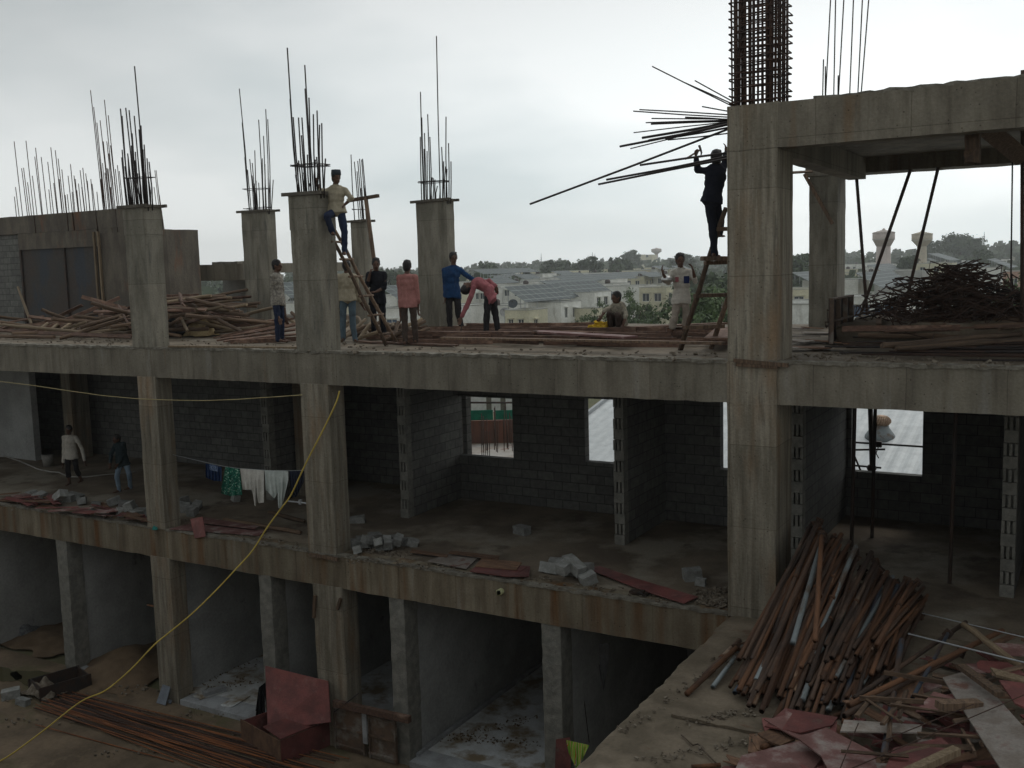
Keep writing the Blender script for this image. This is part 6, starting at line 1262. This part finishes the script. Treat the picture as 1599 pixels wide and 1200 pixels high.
person('man in pale shirt and grey cap standing on the bamboo ladder by the middle pillar', (538, 400), ('y', .42), 12, beige, denim_d,
       dict(pelvis=(530, 330), waist=(529, 320), chest=(529, 306), neck=(529, 291), head=(531, 278), shL=(543, 296), shR=(514, 298), elL=(553, 312, -.03), wrL=(543, 321, -.04), elR=(505, 299, -.06), wrR=(502, 288, -.1), hdR=(501, 281, -.1), hipL=(536, 333), hipR=(523, 333), knL=(540, 363, -.04), anL=(538, 395), knR=(518, 339, -.30), anR=(523, 364, -.12)), h=1.6, sleeves='half', cap=capm, headface=30, fist='R', hem=.50)
person('man in cream shirt and blue grey jeans seen from behind at the bamboo ladder', (546, 532), ('z', .05), 186, beige, denim_g, dict(elR=(562, 468, .1), wrR=(566, 480, .26), elL=(529, 476), wrL=(531, 500), anL=(536, 529, 0), anR=(555, 531, 0), knL=(537, 505), knR=(552, 506)), h=1.63, sleeves='half', hem=.49)
person('man in black clothes holding the dark wooden prop upright', (592, 527), ('z', .05), 8, black, black, dict(elL=(604, 450, -.03), wrL=(592, 456, -.22), hdL=(586, 456, -.25), elR=(577, 447, -.05), wrR=(584, 428, -.2), hdR=(586, 421, -.22)), h=1.66, sleeves='half', fist='LR', hem=.42)
person('man in pink shirt and brown trousers seen from behind, left of the far pillar', (640, 538), ('z', .03), 168, pinks, brownt, dict(elL=(628, 470), wrL=(627, 494, .05), elR=(655, 468), wrR=(654, 484, .12), anL=(633, 534), anR=(649, 533, .08)), h=1.60, sleeves='half', hem=.44)
person('man in blue long shirt standing with legs apart before the far pillar', (709, 520), ('z', .05), 18, bluek, charc, dict(head=(712, 403), neck=(712, 416), elR=(698, 446), wrR=(697, 464, -.04), elL=(733, 433, .02), wrL=(745, 440, .06), anR=(703, 515), knR=(703, 492, -.02), anL=(722, 515), knL=(717, 491, -.02)), h=1.72, hem=.44)
person('man in rose pink shirt bending forward over the planks with one arm reaching down', (768, 526), ('z', .08), 272, pink2, charc,
       dict(pelvis=(768, 466), waist=(765, 452), chest=(752, 443), neck=(740, 443), head=(730, 450), shL=(743, 447, -.15), shR=(746, 443, .17), elL=(733, 473, -.2), wrL=(722, 494, -.2), hdL=(718, 506, -.2), elR=(766, 440, .2), wrR=(777, 449, .1), hdR=(778, 458, .1), hipL=(764, 468, -.08), hipR=(771, 468, .08), knL=(761, 496, -.05), knR=(775, 496, .08), anL=(759, 522, -.05), anR=(778, 522, .08)), h=1.66, headface=272, head_tilt=(-.75, -.1, -.45), hem=.49)
person('man in sandy shirt squatting at the slab edge beside the yellow bag', (958, 520), ('z', .1), -48, greysh, brownt,
       dict(pelvis=(968, 506, .12), waist=(968, 496, .10), chest=(966, 484, .0), neck=(965, 474, -.05), head=(962, 464, -.1), shR=(953, 479, 0), shL=(974, 478, -.02), elR=(944, 484, -.2), wrR=(938, 492, -.3), elL=(976, 493, -.15), wrL=(971, 507, -.25), hipR=(961, 507, .12), hipL=(972, 507, .1), knR=(950, 489, -.25), knL=(962, 491, -.32), anR=(954, 515, -.05), anL=(966, 516, -.1)), h=1.60, sleeves='half', headface=-62, hem=.50)
person('man in dusty pale shirt and rolled trousers standing by the ladder with both hands raised', (1056, 529), ('z', .05), 6, whites, khaki,
       dict(head=(1063, 406), neck=(1064, 420), chest=(1065, 437), waist=(1065, 455), pelvis=(1064, 468), shR=(1051, 424), shL=(1078, 424), elR=(1043, 442, -.1), wrR=(1034, 428, -.2), hdR=(1031, 417, -.2), elL=(1085, 441, -.1), wrL=(1080, 425, -.22), hdL=(1077, 414, -.2), hipR=(1058, 470), hipL=(1070, 470), knR=(1053, 497, -.05), knL=(1072, 494, .0), anR=(1046, 525, -.02), anL=(1069, 522, .1)), h=1.66, sleeves='half', legs='capri', hem=.475, pocket=True)
pe, pj, ps_ = person('man in dark clothes standing on the ladder platform hammering beside the big pillar', (1116, 402), ('y', 1.12), 150, cloth('dark_blue_overalls', (.02, .022, .035)), cloth('dark_work_trousers', (.018, .02, .03)),
       dict(head=(1120, 249), neck=(1119, 261), chest=(1118, 278), waist=(1114, 300), pelvis=(1112, 314), shL=(1107, 266), shR=(1130, 266, .05), elL=(1091, 268, .02), wrL=(1088, 248, .0), hdL=(1087, 240, 0), elR=(1136, 256, .15), wrR=(1138, 240, .2), hipL=(1108, 317), hipR=(1118, 317, .04), knL=(1113, 358, -.02), anL=(1116, 397), knR=(1127, 345, .1), anR=(1128, 366, .22)), h=1.72, fist='L', hem=.50)
person('man in white shirt walking inside the dark left middle floor', (115, 758), ('z', S1), -5, whites, charc, dict(elR=(104, 705), wrR=(103, 722, -.05), elL=(133, 702), wrL=(137, 720, -.08), anR=(112, 753, -.12), anL=(124, 752, .15), knR=(111, 732, -.12), knL=(121, 733, .0)), h=1.56, legs='capri', hem=.44)
person('man in dark shirt and light jeans looking down inside the left middle floor', (193, 770), ('z', S1), -35, cloth('dark_green_shirt', (.03, .045, .05)), denim_l, dict(head=(188, 684), neck=(188, 693), elR=(179, 708, -.05), wrR=(181, 720, -.2), elL=(200, 706), wrL=(192, 722, -.2), anR=(188, 765, -.05), anL=(203, 762, .05), knR=(187, 743, -.1), knL=(206, 738, -.1), hipL=(200, 724), hipR=(190, 724), pelvis=(195, 722)), h=1.56)
# hammer in the raised hand
a, b = at(1070, 249, 1.10), at(1094, 234, 1.12); HM = empty('hammer', a, 'claw hammer held up by the man on the platform', 'hammer')
mb = MB(); mb.tube([a, b], .014, 6); mb.build('handle', wood, HM); mb = MB(); d = (b-a).normalized(); pz = Vector((d.z, 0, -d.x)).normalized(); mb.tube([b-pz*.07+d*.01, b, b+pz*.05-d*.01, b+pz*.09-d*.045], [.02, .018, .014, .007], 7); mb.build('head', steel_dark, HM)
# steel bowl in the crook of the raised arm
P = at(1042, 437, on(1056, 529, .05).y-.18); mb = MB(); mb.ell(P, (.11, .11, .075), None, 18, 10); tag(mb.build('steel_bowl', mat('shiny_steel', (.55, .54, .52), rough=.28, metal=.9, bump=0)), 'shiny round steel pot hanging at the raised arm of the standing man', 'pot')
P = at(721, 508, on(768, 526, .08).y-.2); mb = MB(); mb.tube([P, P+Vector((-.02, 0, -.12)), P+Vector((-.06, .0, -.24))], .008, 5); tag(mb.build('measuring_rod', rebar_d), 'short thin rod in the reaching hand of the bending man', 'rod')
finish_people()

# ------------------------------------------------------------------ air
mb = MB(); mb.bb(-1500, 1500, -350, 1500, GZ-8, 62)
hm = bpy.data.materials.new('hazy_air'); hm.use_nodes = True; t = hm.node_tree; t.nodes.remove(t.nodes['Principled BSDF'])
pv = t.nodes.new('ShaderNodeVolumePrincipled'); pv.inputs['Color'].default_value = (.96, .985, 1, 1); pv.inputs['Anisotropy'].default_value = .5; pv.inputs['Density'].default_value = .00042
t.links.new(pv.outputs[0], t.nodes['Material Output'].inputs['Volume'])
o = mb.build('haze', hm, None, local=True); o['kind'] = 'stuff'
